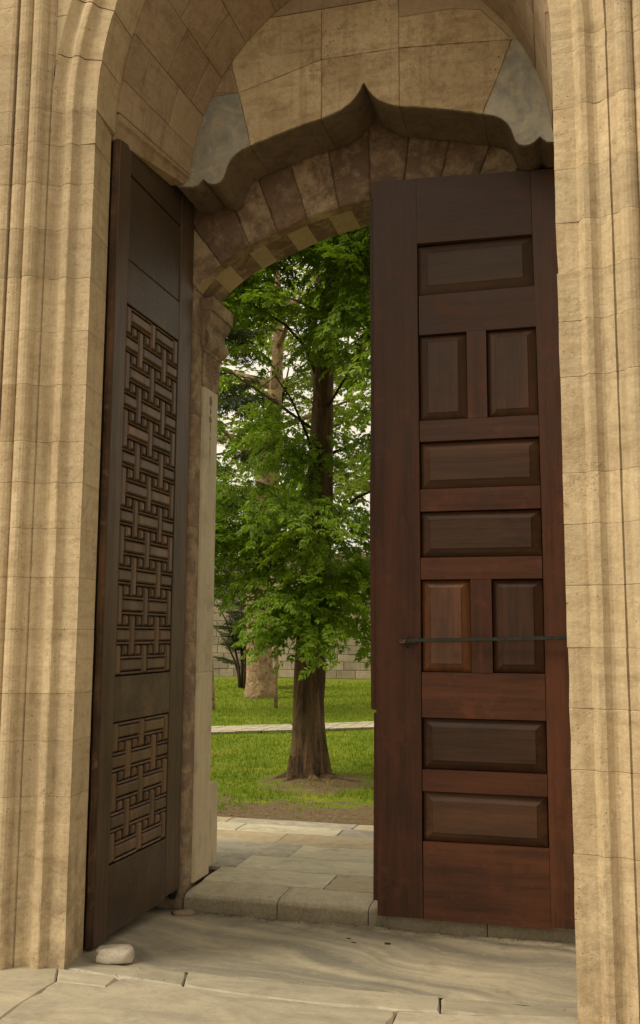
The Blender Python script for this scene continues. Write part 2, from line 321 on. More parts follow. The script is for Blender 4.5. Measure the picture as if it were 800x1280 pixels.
# ------------------------------------------------------------------ ground, lawn, path
mesh('ground', [(-400, -200, -.25), (400, -200, -.25), (400, 600, -.25), (-400, 600, -.25)], [[0, 1, 2, 3]], 'ground')['kind'] = 'structure'
mesh('pavement_bed', [(-9, -6, -.03), (7, -6, -.03), (7, 4.36, -.03), (-9, 4.36, -.03), (-9, 6.0, -.13), (7, 6.0, -.13)], [[0, 1, 2, 3], [3, 2, 5, 4]], 'joint')['kind'] = 'structure'
nx, ny = 90, 90; gv = []
for j in range(ny+1):
    for i in range(nx+1):
        x = -32+44*i/nx; y = 8.06+28*(j/ny)**1.3
        z = .02+.02*mnoise.noise(Vector((x*.35, y*.35, 1)))*min(1, (y-8.06)/1.5)+.02*mnoise.noise(Vector((x*2.2, y*2.2, 4)))*min(1, (y-8.06)*2)
        dd = math.hypot(x+2.93, y-10.4); z += .045*math.exp(-(dd/.5)**2)
        gv.append((x, y, z))
lawn = mesh('lawn', gv, [[j*(nx+1)+i, j*(nx+1)+i+1, (j+1)*(nx+1)+i+1, (j+1)*(nx+1)+i] for j in range(ny) for i in range(nx)], 'ground', None, True); lawn['kind'] = 'structure'
mesh('far_ground', [(-120, 36.1, .0), (60, 36.1, .0), (60, 200, .0), (-120, 200, .0)], [[0, 1, 2, 3]], 'ground')['kind'] = 'structure'

# path of small setts across the lawn
def path_c(x): return 14.93+(x+5.94)*.725
pv, pf = [], []
path = mesh('garden_path', [(x, path_c(x)+s, .045) for x in (-22, 6) for s in (-.62, .62)], [[0, 1, 3, 2]], 'joint'); path['kind'] = 'structure'
x = -14.
while x < 2:
    L = .16+.1*random.random(); yv = -.6
    while yv < .55:
        W = .17+.1*random.random(); W = min(W, .6-yv); a = .008; h = .052+.008*random.random(); b = len(pv)
        if W > .05:
            for (u, v) in ((x+a, yv+a), (x+L-a, yv+a), (x+L-a, yv+W-a), (x+a, yv+W-a)):
                c = path_c(u)+v; pv += [(u, c, h), (u, c, .02)]
            pf += [[b, b+2, b+4, b+6], [b, b+1, b+3, b+2], [b+2, b+3, b+5, b+4], [b+4, b+5, b+7, b+6], [b+6, b+7, b+1, b]]
        yv += W
    x += L
ps = mesh('path_setts', pv, pf, 'court', path); ps['kind'] = 'stuff'

# ------------------------------------------------------------------ front pavement and threshold
def zfloor(x, y):
    z = -.085*max(0, min(1, (y-4.42)/1.28)); return z+.004*mnoise.noise(Vector((x*2, y*2, 0)))
fp = bpy.data.objects.new('front_pavement', None); scene.collection.objects.link(fp); fp['kind'] = 'structure'
def slab(pts, mat, z=0, par=fp, th=.05, ch=.005, zf=zfloor): return prism('paving_slab', pts, z, z-th, MZ, mat, par, ch, 1.2, .003, .07, zf=zf)
slab([(-2.47, 4.355), (-2.128, 4.326), (-2.131, 4.188), (-2.384, 4.188)], 'floor')
slab([(-2.47, 4.36), (-2.384, 4.188), (-2.40, 3.9), (-2.37, 3.55), (-3.7, 3.5), (-3.7, 4.38)], 'floor', -.003)
slab([(-2.384, 4.188), (-2.131, 4.188), (-2.128, 4.326), (-1.512, 4.273), (-1.139, 4.264), (-.8, 4.287), (-.79, 3.5), (-2.37, 3.55), (-2.40, 3.9)], 'floor', .002)
slab([(-.8, 4.287), (-.043, 4.404), (1.7, 4.44), (1.7, 3.5), (-.79, 3.5)], 'floor', -.002)
slab([(-2.60, 4.47), (-2.19, 4.49), (-1.856, 4.49), (-1.80, 4.30), (-2.128, 4.326), (-2.47, 4.355), (-2.6, 4.37)], 'floor', 0)
slab([(-1.856, 4.49), (-1.406, 4.468), (-.649, 4.51), (-.62, 4.315), (-.8, 4.287), (-1.139, 4.264), (-1.512, 4.273), (-1.80, 4.30)], 'floor', .002)
slab([(-.649, 4.51), (-.06, 4.55), (.5, 4.56), (.5, 4.42), (-.043, 4.404), (-.62, 4.315)], 'floor', 0)
for j, yy in enumerate((2.75, 1.9, 1.0, 0., -1.1, -2.2)):
    x = -5.2+.4*(j % 2); top = (3.5, 2.75, 1.9, 1.0, 0., -1.1)[j]
    while x < 3.4:
        L = .9+.7*random.random(); slab([(x, yy), (x+L, yy), (x+L, top-.006*(j == 0)), (x, top-.006*(j == 0))], 'floor', random.uniform(-.003, .003)); x += L
slab([(-5.2, 3.5), (-3.7, 3.5), (-3.7, 4.2), (-5.2, 4.2)], 'floor'); slab([(1.7, 3.5), (3.2, 3.5), (3.2, 4.2), (1.7, 4.2)], 'floor')
# large worn slab behind them, dished by feet
gv, gf = [], []; NX, NY = 60, 34
for j in range(NY+1):
    for i in range(NX+1):
        x = -2.66+2.86*i/NX; f0 = np.interp(x, [-2.66, -2.19, -1.856, -1.406, -.649, -.06, .3], [4.475, 4.495, 4.495, 4.473, 4.515, 4.555, 4.56]); y = f0+(5.74-f0)*j/NY
        e = .006 if (j == 0 or j == NY or i in (0, NX)) else 0
        z = zfloor(x, y)-.016*math.exp(-((x+1.1)/.7)**2-((y-5.1)/.45)**2)+.003*mnoise.noise(Vector((x*2, y*3, 2)))-e
        gv.append((x, y, z))
gf = [[j*(NX+1)+i, j*(NX+1)+i+1, (j+1)*(NX+1)+i+1, (j+1)*(NX+1)+i] for j in range(NY) for i in range(NX)]
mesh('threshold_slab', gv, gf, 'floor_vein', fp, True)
# raised doorstep kerb
def kerb(x0, x1, mat):
    vs, fs = [], []; n = max(4, int((x1-x0)/.04)); prof = [(5.725, -.12), (5.72, -.06), (5.722, -.01), (5.735, .012), (5.765, .024), (5.85, .028), (5.985, .03), (5.99, -.12)]
    for i in range(n+1):
        x = x0+.003+(x1-x0-.006)*i/n; e = .012 if i in (0, n) else 0
        for (y, z) in prof:
            k = mnoise.noise(Vector((x*9, y*30, z*30)))*.009+mnoise.noise(Vector((x*3, 1, 1)))*.008
            nt_ = .045*math.exp(-((x+1.16)/.035)**2) if y < 5.8 else 0
            vs.append((x, y+(k+nt_ if y < 5.8 else 0), z-e*(z > 0)+(k*.6 if z > 0 else 0)))
    m = len(prof)
    for i in range(n):
        for k in range(m-1): fs.append([i*m+k, i*m+k+1, (i+1)*m+k+1, (i+1)*m+k])
    fs += [list(range(m)), list(range(n*m, (n+1)*m))]
    return mesh('doorstep_kerb', vs, fs, 'kerb_face', step)
step = empty('doorstep', (-1.2, 5.85, -.08), 'raised worn stone doorstep running across the gateway below both door leaves', 'doorstep')
kerb(-2.40, -1.80, 'kerb_face'); kerb(-1.80, -1.24, 'kerb_face'); kerb(-1.24, -.55, 'kerb_face'); kerb(-.55, .06, 'kerb_face')
# courtyard paving beyond
cp = bpy.data.objects.new('courtyard_pavement', None); scene.collection.objects.link(cp); cp['kind'] = 'structure'
mesh('joint_bed', [(-7, 5.99, .005), (4, 5.99, .005), (4, 8.1, .005), (-7, 8.1, .005)], [[0, 1, 2, 3]], 'joint', cp)
rows = [5.99, 6.36, 6.73, 7.15, 7.55, 7.83, 8.05]
for j in range(6):
    x = (-6.6 if j else -2.4); x += (.37 if j % 2 else 0); xe = 3.4
    offs = {1: -2.31, 2: -2.05, 3: -2.28}.get(j)
    while x < xe:
        L = (.62+.5*random.random()) if j < 5 else 1.1
        if offs and x < offs < x+L+.15: L = offs-x if offs-x > .25 else L
        a = .03*random.uniform(-1, 1)
        slab([(x, rows[j]), (x+L, rows[j]), (x+L, rows[j+1]), (x, rows[j+1])], ('court', 'court', 'marble', 'pale_marble')[random.randrange(4)], .03+random.uniform(-.002, .003), cp, .04, .004, None)
        x += L
    
# ------------------------------------------------------------------ stone gateway
gate = empty('stone_gateway', (-1.22, 5.0, 0), 'tall honey limestone gateway with moulded piers, vaulted recess and scalloped arch', 'gateway')
PX_L, PX_R = -2.435, -.052
INNER = [(0, 4.35), (.098, 4.35), (.104, 4.346), (.120, 4.318), (.128, 4.316), (.152, 4.318), (.166, 4.328), (.182, 4.337), (.198, 4.338), (.214, 4.331), (.230, 4.314), (.243, 4.304)]
OUTER = [(.243, 4.314), (.250, 4.314), (.255, 4.302), (.276, 4.296), (.279, 4.280), (.284, 4.266), (.295, 4.256), (.312, 4.250), (.330, 4.251), (.346, 4.258), (.357, 4.270), (.362, 4.282), (.368, 4.270), (.380, 4.259), (.396, 4.253), (.414, 4.252), (.430, 4.257), (.440, 4.266), (.4405, 4.280), (.449, 4.280), (.4505, 4.252), (.47, 4.246), (.9, 4.246)]
BACK = [(.9, 4.74), (.19, 4.74), (.12, 4.64), (.042, 4.605)]
def col_block(x0, sgn, prof, z0, z1, par, mat='lime'):
    """vertical block with the moulding profile; arrises eased at both joints"""
    pts = [(x0+sgn*s, y) for s, y in prof]; ph = random.random()*9
    n = len(pts); vs, fs = [], []; jd = random.uniform(.0002, .0014); lv = [(z0+.0006, jd), (z0+.0035, 0)]
    k = max(2, int((z1-z0)/.09)); lv += [(z0+.006+(z1-z0-.012)*i/k, 0) for i in range(1, k)] + [(z1-.0035, 0), (z1-.0006, jd)]
    for (z, d) in lv:
        q = inset(pts, d) if d else pts
        for i, (a, b) in enumerate(q):
            j = .0016*mnoise.noise(Vector((a*23, z*9, ph)))+.0022*mnoise.noise(Vector((i*3.1, z*30, ph)))*(prof[i][0] < .26 or .35 < prof[i][0] < .37)
            if i == 0 or prof[i] == (.098, 4.35): j += .004*max(0, mnoise.noise(Vector((ph, z*17, i)))-.12)*3
            vs.append((a+sgn*j*.9, b+j, z))
    m = len(lv)
    for k in range(m-1):
        for i in range(n): fs.append([k*n+i, k*n+(i+1) % n, (k+1)*n+(i+1) % n, (k+1)*n+i])
    fs += [list(range(n)), list(range((m-1)*n, m*n))]
    return mesh('stone_block', vs, fs, mat, par)
ZL = [-.03, .80, 1.07, 1.30, 1.62, 1.88, 2.13, 2.365, 2.58, 2.88, 3.17, 3.46, 3.73, 3.98, 4.21, 4.40]
ZR = [-.03, .68, 1.03, 1.29, 1.55, 1.82, 2.09, 2.32, 2.76, 3.02, 3.25, 3.49, 3.75, 4.05, 4.33]
CXF, ZS = (PX_L+PX_R)/2, 4.40
piers = []
for x0, sgn, Z, nm in ((PX_L, -1, ZL, 'left'), (PX_R, 1, ZR, 'right')):
    core = prism('pier_core', [(x0+sgn*.12, 4.42), (x0+sgn*1.9, 4.42), (x0+sgn*1.9, 5.70), (x0+sgn*.24, 5.70), (x0+sgn*.24, 4.60), (x0+sgn*.12, 4.60)], 6.4, -.2, MZ, 'mortar', gate, .004, gap=0)
    Z = list(Z)
    for a, b in zip(Z[:-1], Z[1:]): col_block(x0, sgn, INNER+OUTER+BACK, a, b, core)
    if Z[-1] < 4.40: col_block(x0, sgn, INNER+OUTER+BACK, Z[-1], 4.40, core)
    z = 4.40; hs = [.33, .28, .30, .27, .29, .28, .30]
    for h in hs:
        col_block(x0, sgn, OUTER+[(.9, 4.62), (.243, 4.62)], z, z+h, core); z += h
    # plain facade beyond
    z = -.03
    while z < 6.3:
        h = .34+.12*random.random(); s = .9+.0
        while s < 2.6:
            L = .5+.4*random.random(); a, b = x0+sgn*s, x0+sgn*(s+L)
            box('stone_block', min(a, b), max(a, b), 4.246, 4.44, z, z+h, 'lime', core, .004, chip=.6, step=.12); s += L
        z += h
    # pocket wall (beside the leaf) and wall beside the inner arch
    z = -.12
    while z < 4.40:
        h = min(.42, 4.42-z)
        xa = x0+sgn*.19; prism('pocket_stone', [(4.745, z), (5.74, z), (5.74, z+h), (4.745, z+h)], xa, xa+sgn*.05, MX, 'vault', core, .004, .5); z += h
# arched moulding: voussoirs swept along the two-centred arch
RF = 1.95; CF = (PX_R-PX_L)/2-RF            # centre offset
TH_AP = math.acos(-CF/RF)
def arch_pt(th, s, sgn):                     # th 0 at the spring, s outward
    r = RF+s; return CXF+sgn*(CF+r*math.cos(th)), ZS+r*math.sin(th)
ring = prism('arch_core', [(CXF-1.9, 6.35), (CXF+1.9, 6.35), (CXF+1.9, 6.7), (CXF-1.9, 6.7)], 4.30, 5.6, MY, 'mortar', gate, .004, gap=0)
AP = INNER+[(.246, 4.33), (.246, 4.62), (.02, 4.61)]
def th_apex(s): return math.acos(max(-1, min(1, -CF/(RF+s))))
nv = 8
for sgn in (-1, 1):
    for v in range(nv):
        f0, f1 = v/nv, (v+1)/nv; K = 7; vs, fs = [], []; n = len(AP)
        for k in range(K+1):
            t = k/K; f = f0+(f1-f0)*t; e = .004 if k in (0, K) else 0; f += (.0012 if k == 0 else -.0012 if k == K else 0)
            for (s, y) in AP:
                x, z = arch_pt(f*th_apex(s), s, sgn); vs.append((x, y+(e if y < 4.5 else 0), z))
        for k in range(K):
            for i in range(n): fs.append([k*n+i, k*n+(i+1) % n, (k+1)*n+(i+1) % n, (k+1)*n+i])
        fs += [list(range(n)), list(range(K*n, (K+1)*n))]; mesh('arch_voussoir', vs, fs, 'lime', ring)
    # spandrel stones between the arch and the upright mouldings
    for a, b in ((0, .30), (.30, .56), (.56, .82), (.82, 1.12), (1.12, 1.45), (1.45, 1.95)):
        if a == 0: a = .03
        zz = [ZS+a+(b-a)*i/8 for i in range(9)]; pts = []
        def edge(z):
            s = .247; r = RF+s; dz = z-ZS
            return max(0, CF+math.sqrt(max(0, r*r-dz*dz))) if dz < r else 0
        xo = (PX_R-PX_L)/2+.243
        pts = [(CXF+sgn*(edge(z)+.001), z) for z in zz] + [(CXF+sgn*xo, zz[-1]), (CXF+sgn*xo, zz[0])]
        pts = clean(pts, 1e-3)
        if abs(area(pts)) > 1e-5: prism('spandrel_stone', pts, 4.315, 4.6, MY, 'lime', ring, .003, gap=.0005)

# vault between the front arch and the tympanum
RBk, CXB, HB = 1.40, -1.195, 1.125; CB = HB-RBk; YF, YB = 4.60, 5.362
def vault_pt(f, v, off, sgn):
    # f 0 spring -> 1 apex, v 0 front -> 1 back ; below spring handled by negative f
    def cur(R0, cx, c, f):
        th_e = math.acos(-c/R0)
        if f < 0: return cx+sgn*(c+R0+off), ZS+f*1.2
        th = f*th_e; r = R0+off; return cx+sgn*(c+r*math.cos(th)), ZS+r*math.sin(th)
    a = cur(RF, CXF, CF, f); b = cur(RBk, CXB, CB, f)
    return (a[0]+(b[0]-a[0])*v, YF+(YB-YF)*v, a[1]+(b[1]-a[1])*v)
def vault_stone(f0, f1, v0, v1, sgn, mat):
    ku = max(2, int((f1-f0)*22)); g = .0022; vs, fs = [], []
    fa = [f0+.001, f0+.006]+[f0+(f1-f0)*i/ku for i in range(1, ku)]+[f1-.006, f1-.001]
    va = [v0+.003, v0+.011, (v0+v1)/2, v1-.011, v1-.003]; nf, nv_ = len(fa), len(va); dep = random.uniform(-.002, .003)
    for layer in (0, 1):
        for i, f in enumerate(fa):
            for j, v in enumerate(va):
                e = .0025 if (i in (0, nf-1) or j in (0, nv_-1)) else 0
                vs.append(vault_pt(f, v, (dep+e) if layer == 0 else .16, sgn))
    A = lambda l, i, j: l*nf*nv_+i*nv_+j
    for l in (0, 1):
        for i in range(nf-1):
            for j in range(nv_-1): fs.append([A(l, i, j), A(l, i+1, j), A(l, i+1, j+1), A(l, i, j+1)])
    for i in range(nf-1):
        for j in (0, nv_-1): fs.append([A(0, i, j), A(0, i+1, j), A(1, i+1, j), A(1, i, j)])
    for j in range(nv_-1):
        for i in (0, nf-1): fs.append([A(0, i, j), A(0, i, j+1), A(1, i, j+1), A(1, i, j)])
    return mesh('vault_stone', vs, fs, mat, vault)
vault = mesh('vault_core', [vault_pt(f/12, v, .17, s) for s in (-1, 1) for f in [.8]+list(range(1, 13)) for v in (0, 1)],
             [[s*26+i*2, s*26+i*2+1, s*26+i*2+3, s*26+i*2+2] for s in (0, 1) for i in range(12)], 'mortar', gate, fix=False)
courses = [.055, .14, .26, .40, .54, .68, .84, 1.0]
cuts = [[0, .30, 1], [0, .22, .62, 1], [0, .45, .80, 1], [0, .35, .7, 1], [0, .5, 1], [0, .4, 1], [0, .6, 1]]
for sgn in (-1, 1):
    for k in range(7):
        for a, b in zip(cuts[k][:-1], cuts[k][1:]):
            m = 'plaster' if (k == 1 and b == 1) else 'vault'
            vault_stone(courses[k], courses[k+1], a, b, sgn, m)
    # springer band with a chamfered foot, above the open leaf
    for ya, yb in ((4.61, 4.98), (4.98, 5.36)):
        vs = []
        for y in (ya+.002, yb-.002):
            v = (y-YF)/(YB-YF); x, _, zt = vault_pt(.054, v, 0, sgn); zb = 4.375+.075*v; h = zt-zb
            vs += [(x+sgn*.003, y, zt-.001), (x+sgn*.004, y, zb+h*.72), (x+sgn*.022, y, zb+h*.60), (x+sgn*.040, y, zb), (x+sgn*.35, y, zb), (x+sgn*.35, y, zt-.001)]
        mesh('springer_stone', vs, [[i, (i+1) % 6, 6+(i+1) % 6, 6+i] for i in range(6)]+[list(range(6)), list(range(6, 12))], 'vault', vault)

# tympanum with the scalloped ogee lower edge
TC = -1.185
OG = [(1.22, 4.44), (1.12, 4.425), (1.085, 4.43), (1.045, 4.468), (1.012, 4.438), (.985, 4.428), (.955, 4.426), (.925, 4.438), (.905, 4.463), (.893, 4.50), (.880, 4.542), (.860, 4.578), (.826, 4.612), (.785, 4.636), (.70, 4.662), (.60, 4.692), (.49, 4.722), (.36, 4.752), (.25, 4.773), (.19, 4.79), (.14, 4.812), (.09, 4.842), (.055, 4.876), (.03, 4.91), (.012, 4.945), (0, 4.965)]
def og(d):
    xs = [p[0] for p in OG][::-1]; zs = [p[1] for p in OG][::-1]; return float(np.interp(abs(d), xs, zs))
ogf = [(-d, z) for d, z in OG]+[(d, z) for d, z in OG[::-1][1:]]
def bottom(d0, d1): return [(d, z) for d, z in ogf if d0+1e-4 < d < d1-1e-4]
tymp = prism('tympanum_core', [(TC-1.5, 5.2), (TC+1.5, 5.2), (TC+1.5, 6.4), (TC-1.5, 6.4)], 5.55, 5.74, MY, 'mortar', gate, gap=0)
def tstone(pts, mat, name='tympanum_stone', y0=5.362, chip=.5, gap=.0012):
    return prism(name, [(TC+d, z) for d, z in pts], y0+random.uniform(-.001, .001), 5.742, MY, mat, tymp, .0018, chip, gap, .05)
def lower(d0, d1, t0, t1, mat, **k):
    k.setdefault('chip', 1.6)
    b = [(d0, og(d0))]+bottom(d0, d1)+[(d1, og(d1))]; tstone(b+[t1, t0], mat, **k)
lower(-1.22, -.73, (-1.22, 5.02), (-.815, 5.02), 'marble', name='corner_marble', chip=0)
lower(.72, 1.22, (.90, 5.10), (1.22, 5.10), 'marble', name='corner_marble', chip=0)
lower(-.73, -.27, (-.815, 5.02), (-.27, 5.16), 'rough_patch')
lower(-.27, .22, (-.27, 5.16), (.22, 5.16), 'rough_patch')
lower(.22, .72, (.22, 5.16), (.90, 5.10), 'rough_patch')
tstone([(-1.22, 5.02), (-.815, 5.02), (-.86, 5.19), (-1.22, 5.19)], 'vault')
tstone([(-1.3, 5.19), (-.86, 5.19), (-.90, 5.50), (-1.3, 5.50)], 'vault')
tstone([(-.815, 5.02), (-.27, 5.16), (-.27, 5.50), (-.90, 5.50), (-.86, 5.19)], 'rough_patch')
tstone([(-.27, 5.16), (.22, 5.16), (.22, 5.28), (.22, 5.50), (-.27, 5.50)], 'rough_patch')
tstone([(.22, 5.16), (.90, 5.10), (.72, 5.32), (.55, 5.36), (.22, 5.36)], 'rough_patch')
tstone([(.22, 5.36), (.55, 5.36), (.72, 5.32), (.90, 5.10), (1.22, 5.10), (1.22, 5.50), (.22, 5.50)], 'plaster', chip=0)
for a, b in ((-1.3, -.75), (-.75, -.1), (-.1, .5), (.5, 1.3)): tstone([(a, 5.503), (b, 5.503), (b, 5.85), (a, 5.85)], 'vault')
for d in (-.73, -.27, .22, .72): pass
# darker-coloured ledge course under the overhang: the soffit slabs of the scalloped edge
def soffit(d0, d1):
    b = [(d0, og(d0))]+bottom(d0, d1)+[(d1, og(d1))]; b = [(TC+d, z-.0) for d, z in b]; n = len(b); vs = []
    for y, dz in ((5.366, -.0015), (5.372, -.006), (5.738, -.006), (5.738, .03), (5.366, .03)):
        vs += [(x, y, z+dz) for x, z in b]
    fs = [[r*n+i, r*n+i+1, ((r+1) % 5)*n+i+1, ((r+1) % 5)*n+i] for r in range(5) for i in range(n-1)]+[[r*n for r in range(5)], [r*n+n-1 for r in range(5)]]
    return mesh('ledge_soffit', vs, fs, 'dark_ledge', tymp)
for a, b in ((-1.21, -1.047), (-1.043, -.732), (-.728, -.272), (-.268, -.002), (.002, .218), (.222, .718), (.722, 1.043), (1.047, 1.21)): soffit(a, b)

# inner door arch: crusted voussoirs, with a soffit ring behind
AC = [(1.235, 3.90), (1.15, 4.00), (1.047, 4.082), (.953, 4.135), (.80, 4.202), (.647, 4.258), (.469, 4.322), (.29, 4.366), (.15, 4.388), (0, 4.398)]
acx = [(-d, z) for d, z in AC]+[(d, z) for d, z in AC[::-1][1:]]
ln = [0]
for p, q in zip(acx[:-1], acx[1:]): ln.append(ln[-1]+math.dist(p, q))
def acp(t, off=0.):
    s = t*ln[-1]; d = float(np.interp(s, ln, [p[0] for p in acx])); z = float(np.interp(s, ln, [p[1] for p in acx]))
    s1, s2 = max(0, s-.08), min(ln[-1], s+.08)
    a = Vector((np.interp(s1, ln, [p[0] for p in acx]), np.interp(s1, ln, [p[1] for p in acx]))); b = Vector((np.interp(s2, ln, [p[0] for p in acx]), np.interp(s2, ln, [p[1] for p in acx])))
    t_ = (b-a).normalized(); n = Vector((-t_.y, t_.x)); return (TC+d+n.x*off, z+n.y*off)
darch = prism('door_arch_core', [(TC-1.7, 4.4), (TC-1.5, 4.4), (TC-1.5, 4.95), (TC+1.5, 4.95), (TC+1.5, 4.4), (TC+1.7, 4.4), (TC+1.7, 6.3), (TC-1.7, 6.3)], 5.80, 6.15, MY, 'mortar', gate, gap=0)
cuts_ = [0, .085, .17, .245, .325, .405, .485, .56, .64, .72, .80, .90, 1.0]
for k, (a, b) in enumerate(zip(cuts_[:-1], cuts_[1:])):
    ins = [acp(a+(b-a)*i/4) for i in range(5)]; outs = [acp(b-(b-a)*i/2, .62) for i in range(3)]
    prism('voussoir', ins+outs, 5.76+random.uniform(-.003, .003), 5.86, MY, ('vous_light', 'vous_dark', 'vous_light', 'vous_dark', 'vous_light', 'vous_dark', 'vous_dark', 'vous_dark', 'vous_dark', 'vous_light', 'vous_dark', 'vous_light')[k], darch, .005, .8, .001, .05)
cs = [0, .05, .10, .155, .20, .26, .315, .37, .43, .49, .55, .61, .67, .73, .79, .85, .90, .95, 1]
for k, (a, b) in enumerate(zip(cs[:-1], cs[1:])):
    ins = [acp(a+(b-a)*i/3, .003) for i in range(4)]; outs = [acp(b-(b-a)*i/2, .16) for i in range(3)]
    prism('soffit_stone', ins+outs, 5.863, 6.15, MY, ('vous_dark', 'vous_light2')[k % 2], darch, .004, .3, .001, .06)
# jamb of the door arch
for sgn in (-1, 1):
    xs = TC+sgn*1.235
    fr = prism('inner_jamb_core', [(xs+sgn*.02, 5.80), (xs+sgn*1.0, 5.80), (xs+sgn*1.0, 6.12), (xs+sgn*.02, 6.12)], 4.6, -.12, MZ, 'mortar', gate, gap=0)
    for a, b in ((-.10, .72), (.72, 1.55), (1.55, 2.3), (2.3, 3.05), (3.05, 3.60), (3.60, 3.90)):
        pts = [(xs, 5.885), (xs, 5.80), (xs+sgn*.004, 5.78), (xs+sgn*.014, 5.766), (xs+sgn*.03, 5.76), (xs+sgn*.5, 5.76), (xs+sgn*.5, 5.885)]
        prism('jamb_stone', pts, b, a, MZ, 'frame_dark', fr, .004, gap=.0008, both=True)
    for a, b in ((3.90, 4.40),):
        prism('jamb_stone', [(xs+sgn*.001, a), (xs+sgn*.55, a), (xs+sgn*.55, 4.6), (xs+sgn*.32, 4.5)], 5.766, 5.88, MY, 'vous_light', fr, .004, .6)
    for k in range(10):
        if k*.44-.1 < 4.4: box('stone_block', min(xs+sgn*.5, xs+sgn*1.5), max(xs+sgn*.5, xs+sgn*1.5), 5.755, 6.1, k*.44-.1, k*.44+.34, 'vault', fr)
    xp = TC+sgn*1.225
    for a, b in ((.03, 1.35), (1.35, 3.27)):
        pil = prism('pilaster', [(xp, 5.90), (xp+sgn*.012, 5.888), (xp+sgn*.3, 5.888), (xp+sgn*.3, 6.15), (xp, 6.15)], b, a, MZ, 'pale_marble', fr, .003, gap=0, both=True)
    # capital: carved bell, two rolls, abacus
    cap = [(0, 3.27), (.0, 3.50), (.012, 3.51), (.016, 3.525), (.028, 3.535), (.046, 3.56), (.052, 3.59), (.046, 3.625), (.030, 3.645), (.024, 3.665), (.028, 3.69), (.048, 3.715), (.058, 3.74), (.060, 3.765), (.062, 3.775), (.076, 3.78), (.078, 3.87), (-.3, 3.87), (-.3, 3.27)]
    def capring(g): return [(xp-sgn*(a+(g if a > -.2 else 0)), z) for a, z in cap]
    vs = []; n = len(cap)
    for y, g in ((5.875, -.01), (5.872, 0), (6.18, 0), (6.182, -.01)):
        for (a, z) in cap:
            ext = max(0, a)*.55; yy = y-ext if y < 6 else y+ext; vs.append((xp-sgn*(a+(g if a > -.2 else 0)), yy, z))
    mesh('capital', vs, [[r*n+i, r*n+(i+1) % n, (r+1)*n+(i+1) % n, (r+1)*n+i] for r in range(3) for i in range(n)]+[list(range(n)), list(range(3*n, 4*n))], 'frame_dark', fr)
    # carved leaf and pendant relief below the capital (toward the opening)
    cv, cf = [], []
    def relief(yc, zc, ry, rz, h, n=8):
        b = len(cv); cv.append((xp-sgn*(h+.001), yc, zc))
        for i in range(n):
            t = 2*math.pi*i/n; r = 1-.22*(i % 2); cv.append((xp-sgn*.0008, yc+ry*r*math.cos(t), zc+rz*r*math.sin(t)))
        for i in range(n): cf.append([b, b+1+i, b+1+(i+1) % n])
    for i in range(7):
        for j in range(9):
            if j < 3 and abs(i-3) > j+.5: continue
            relief(5.93+.03*i, 3.27+.026*j+.008*(i % 2), .014, .013, .007, 6)
    relief(6.02, 3.19, .032, .045, .008, 10); relief(6.02, 3.12, .014, .03, .006); relief(6.02, 3.06, .03, .03, .007, 10); relief(6.02, 3.0, .010, .05, .005); relief(6.02, 2.93, .016, .018, .006); relief(6.02, 2.84, .004, .09, .004)
    mesh('carved_relief', cv, cf, 'frame_dark', fr, fix=False)

# ------------------------------------------------------------------ left leaf, open, geometric lattice
XL = -2.445
left = empty('carved_door', (XL, 5.72, 0), 'dark wooden door leaf with interlaced lattice carving, swung open against the left pier', 'door')
LY0, LY1 = 4.655, 5.745
def lp(y): return 0
def lbox(name, y0, y1, z0, z1, d, mat, th=.02, ch=.003, par=left, **k):
    """piece on the leaf: d = how far its face stands off the leaf plane (toward +X)"""
    return prism(name, [(y0, z0), (y1, z0), (y1, z1), (y0, z1)], XL+d, XL+d-th, MX, mat, par, ch, gap=k.pop('gap', .0006), **k)
prism('stile', [(LY0, 0), (4.80, 0), (4.80, 4.425), (LY0, 4.395)], XL, XL-.05, MX, 'leftv', left, .004, gap=.0006); lbox('stile', 5.535, LY1, .03, 4.52, 0, 'leftv', .05, .004)
lbox('rail', 4.80, 5.535, .012, .372, -.002, 'lefth', .05); lbox('rail', 4.80, 5.535, 1.122, 1.366, -.002, 'lefth', .05)
lbox('rail', 4.80, 5.535, 3.478, 3.735, -.002, 'lefth', .05); prism('rail', [(4.80, 4.255), (5.535, 4.255), (5.535, 4.50), (4.80, 4.425)], XL-.002, XL-.052, MX, 'lefth', left, .003, gap=.0006)
lbox('top_panel', 4.806, 5.529, 3.741, 4.249, -.006, 'leftv', .03, .006)
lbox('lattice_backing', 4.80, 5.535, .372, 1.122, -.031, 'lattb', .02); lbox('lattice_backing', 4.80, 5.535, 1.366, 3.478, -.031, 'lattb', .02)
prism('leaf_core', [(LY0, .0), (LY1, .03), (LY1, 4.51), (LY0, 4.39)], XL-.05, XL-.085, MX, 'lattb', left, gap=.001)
vs = []                                                   # ragged meeting edge
zz = [4.39*i/60 for i in range(61)]
for z in zz:
    e = .010*mnoise.noise(Vector((1, 5, z*6)))+.006*mnoise.noise(Vector((3, 5, z*30))); w_ = .004*mnoise.noise(Vector((7, 1, z*9)))
    vs += [(XL-.004+w_, LY0-.001, z), (XL-.018+w_, LY0-.016+e, z), (XL-.034, LY0-.020+e, z), (XL-.042, LY0-.008, z), (XL-.042, LY0-.001, z)]
mesh('worn_edge', vs, [[i*5+k, i*5+(k+1) % 5, (i+1)*5+(k+1) % 5, (i+1)*5+k] for i in range(60) for k in range(5)]+[list(range(5)), list(range(300, 305))], 'worn', left)
def raised(name, y0, y1, z0, z1, mat='latt'):
    bv = min(.010, (y1-y0)*.28, (z1-z0)*.28); dz = random.uniform(-.001, .0015)
    me_o = prism(name, [(y0, z0), (y1, z0), (y1, z1), (y0, z1)], XL-.001+dz, XL-.031, MX, mat, left, bv, gap=.0034)
    return me_o
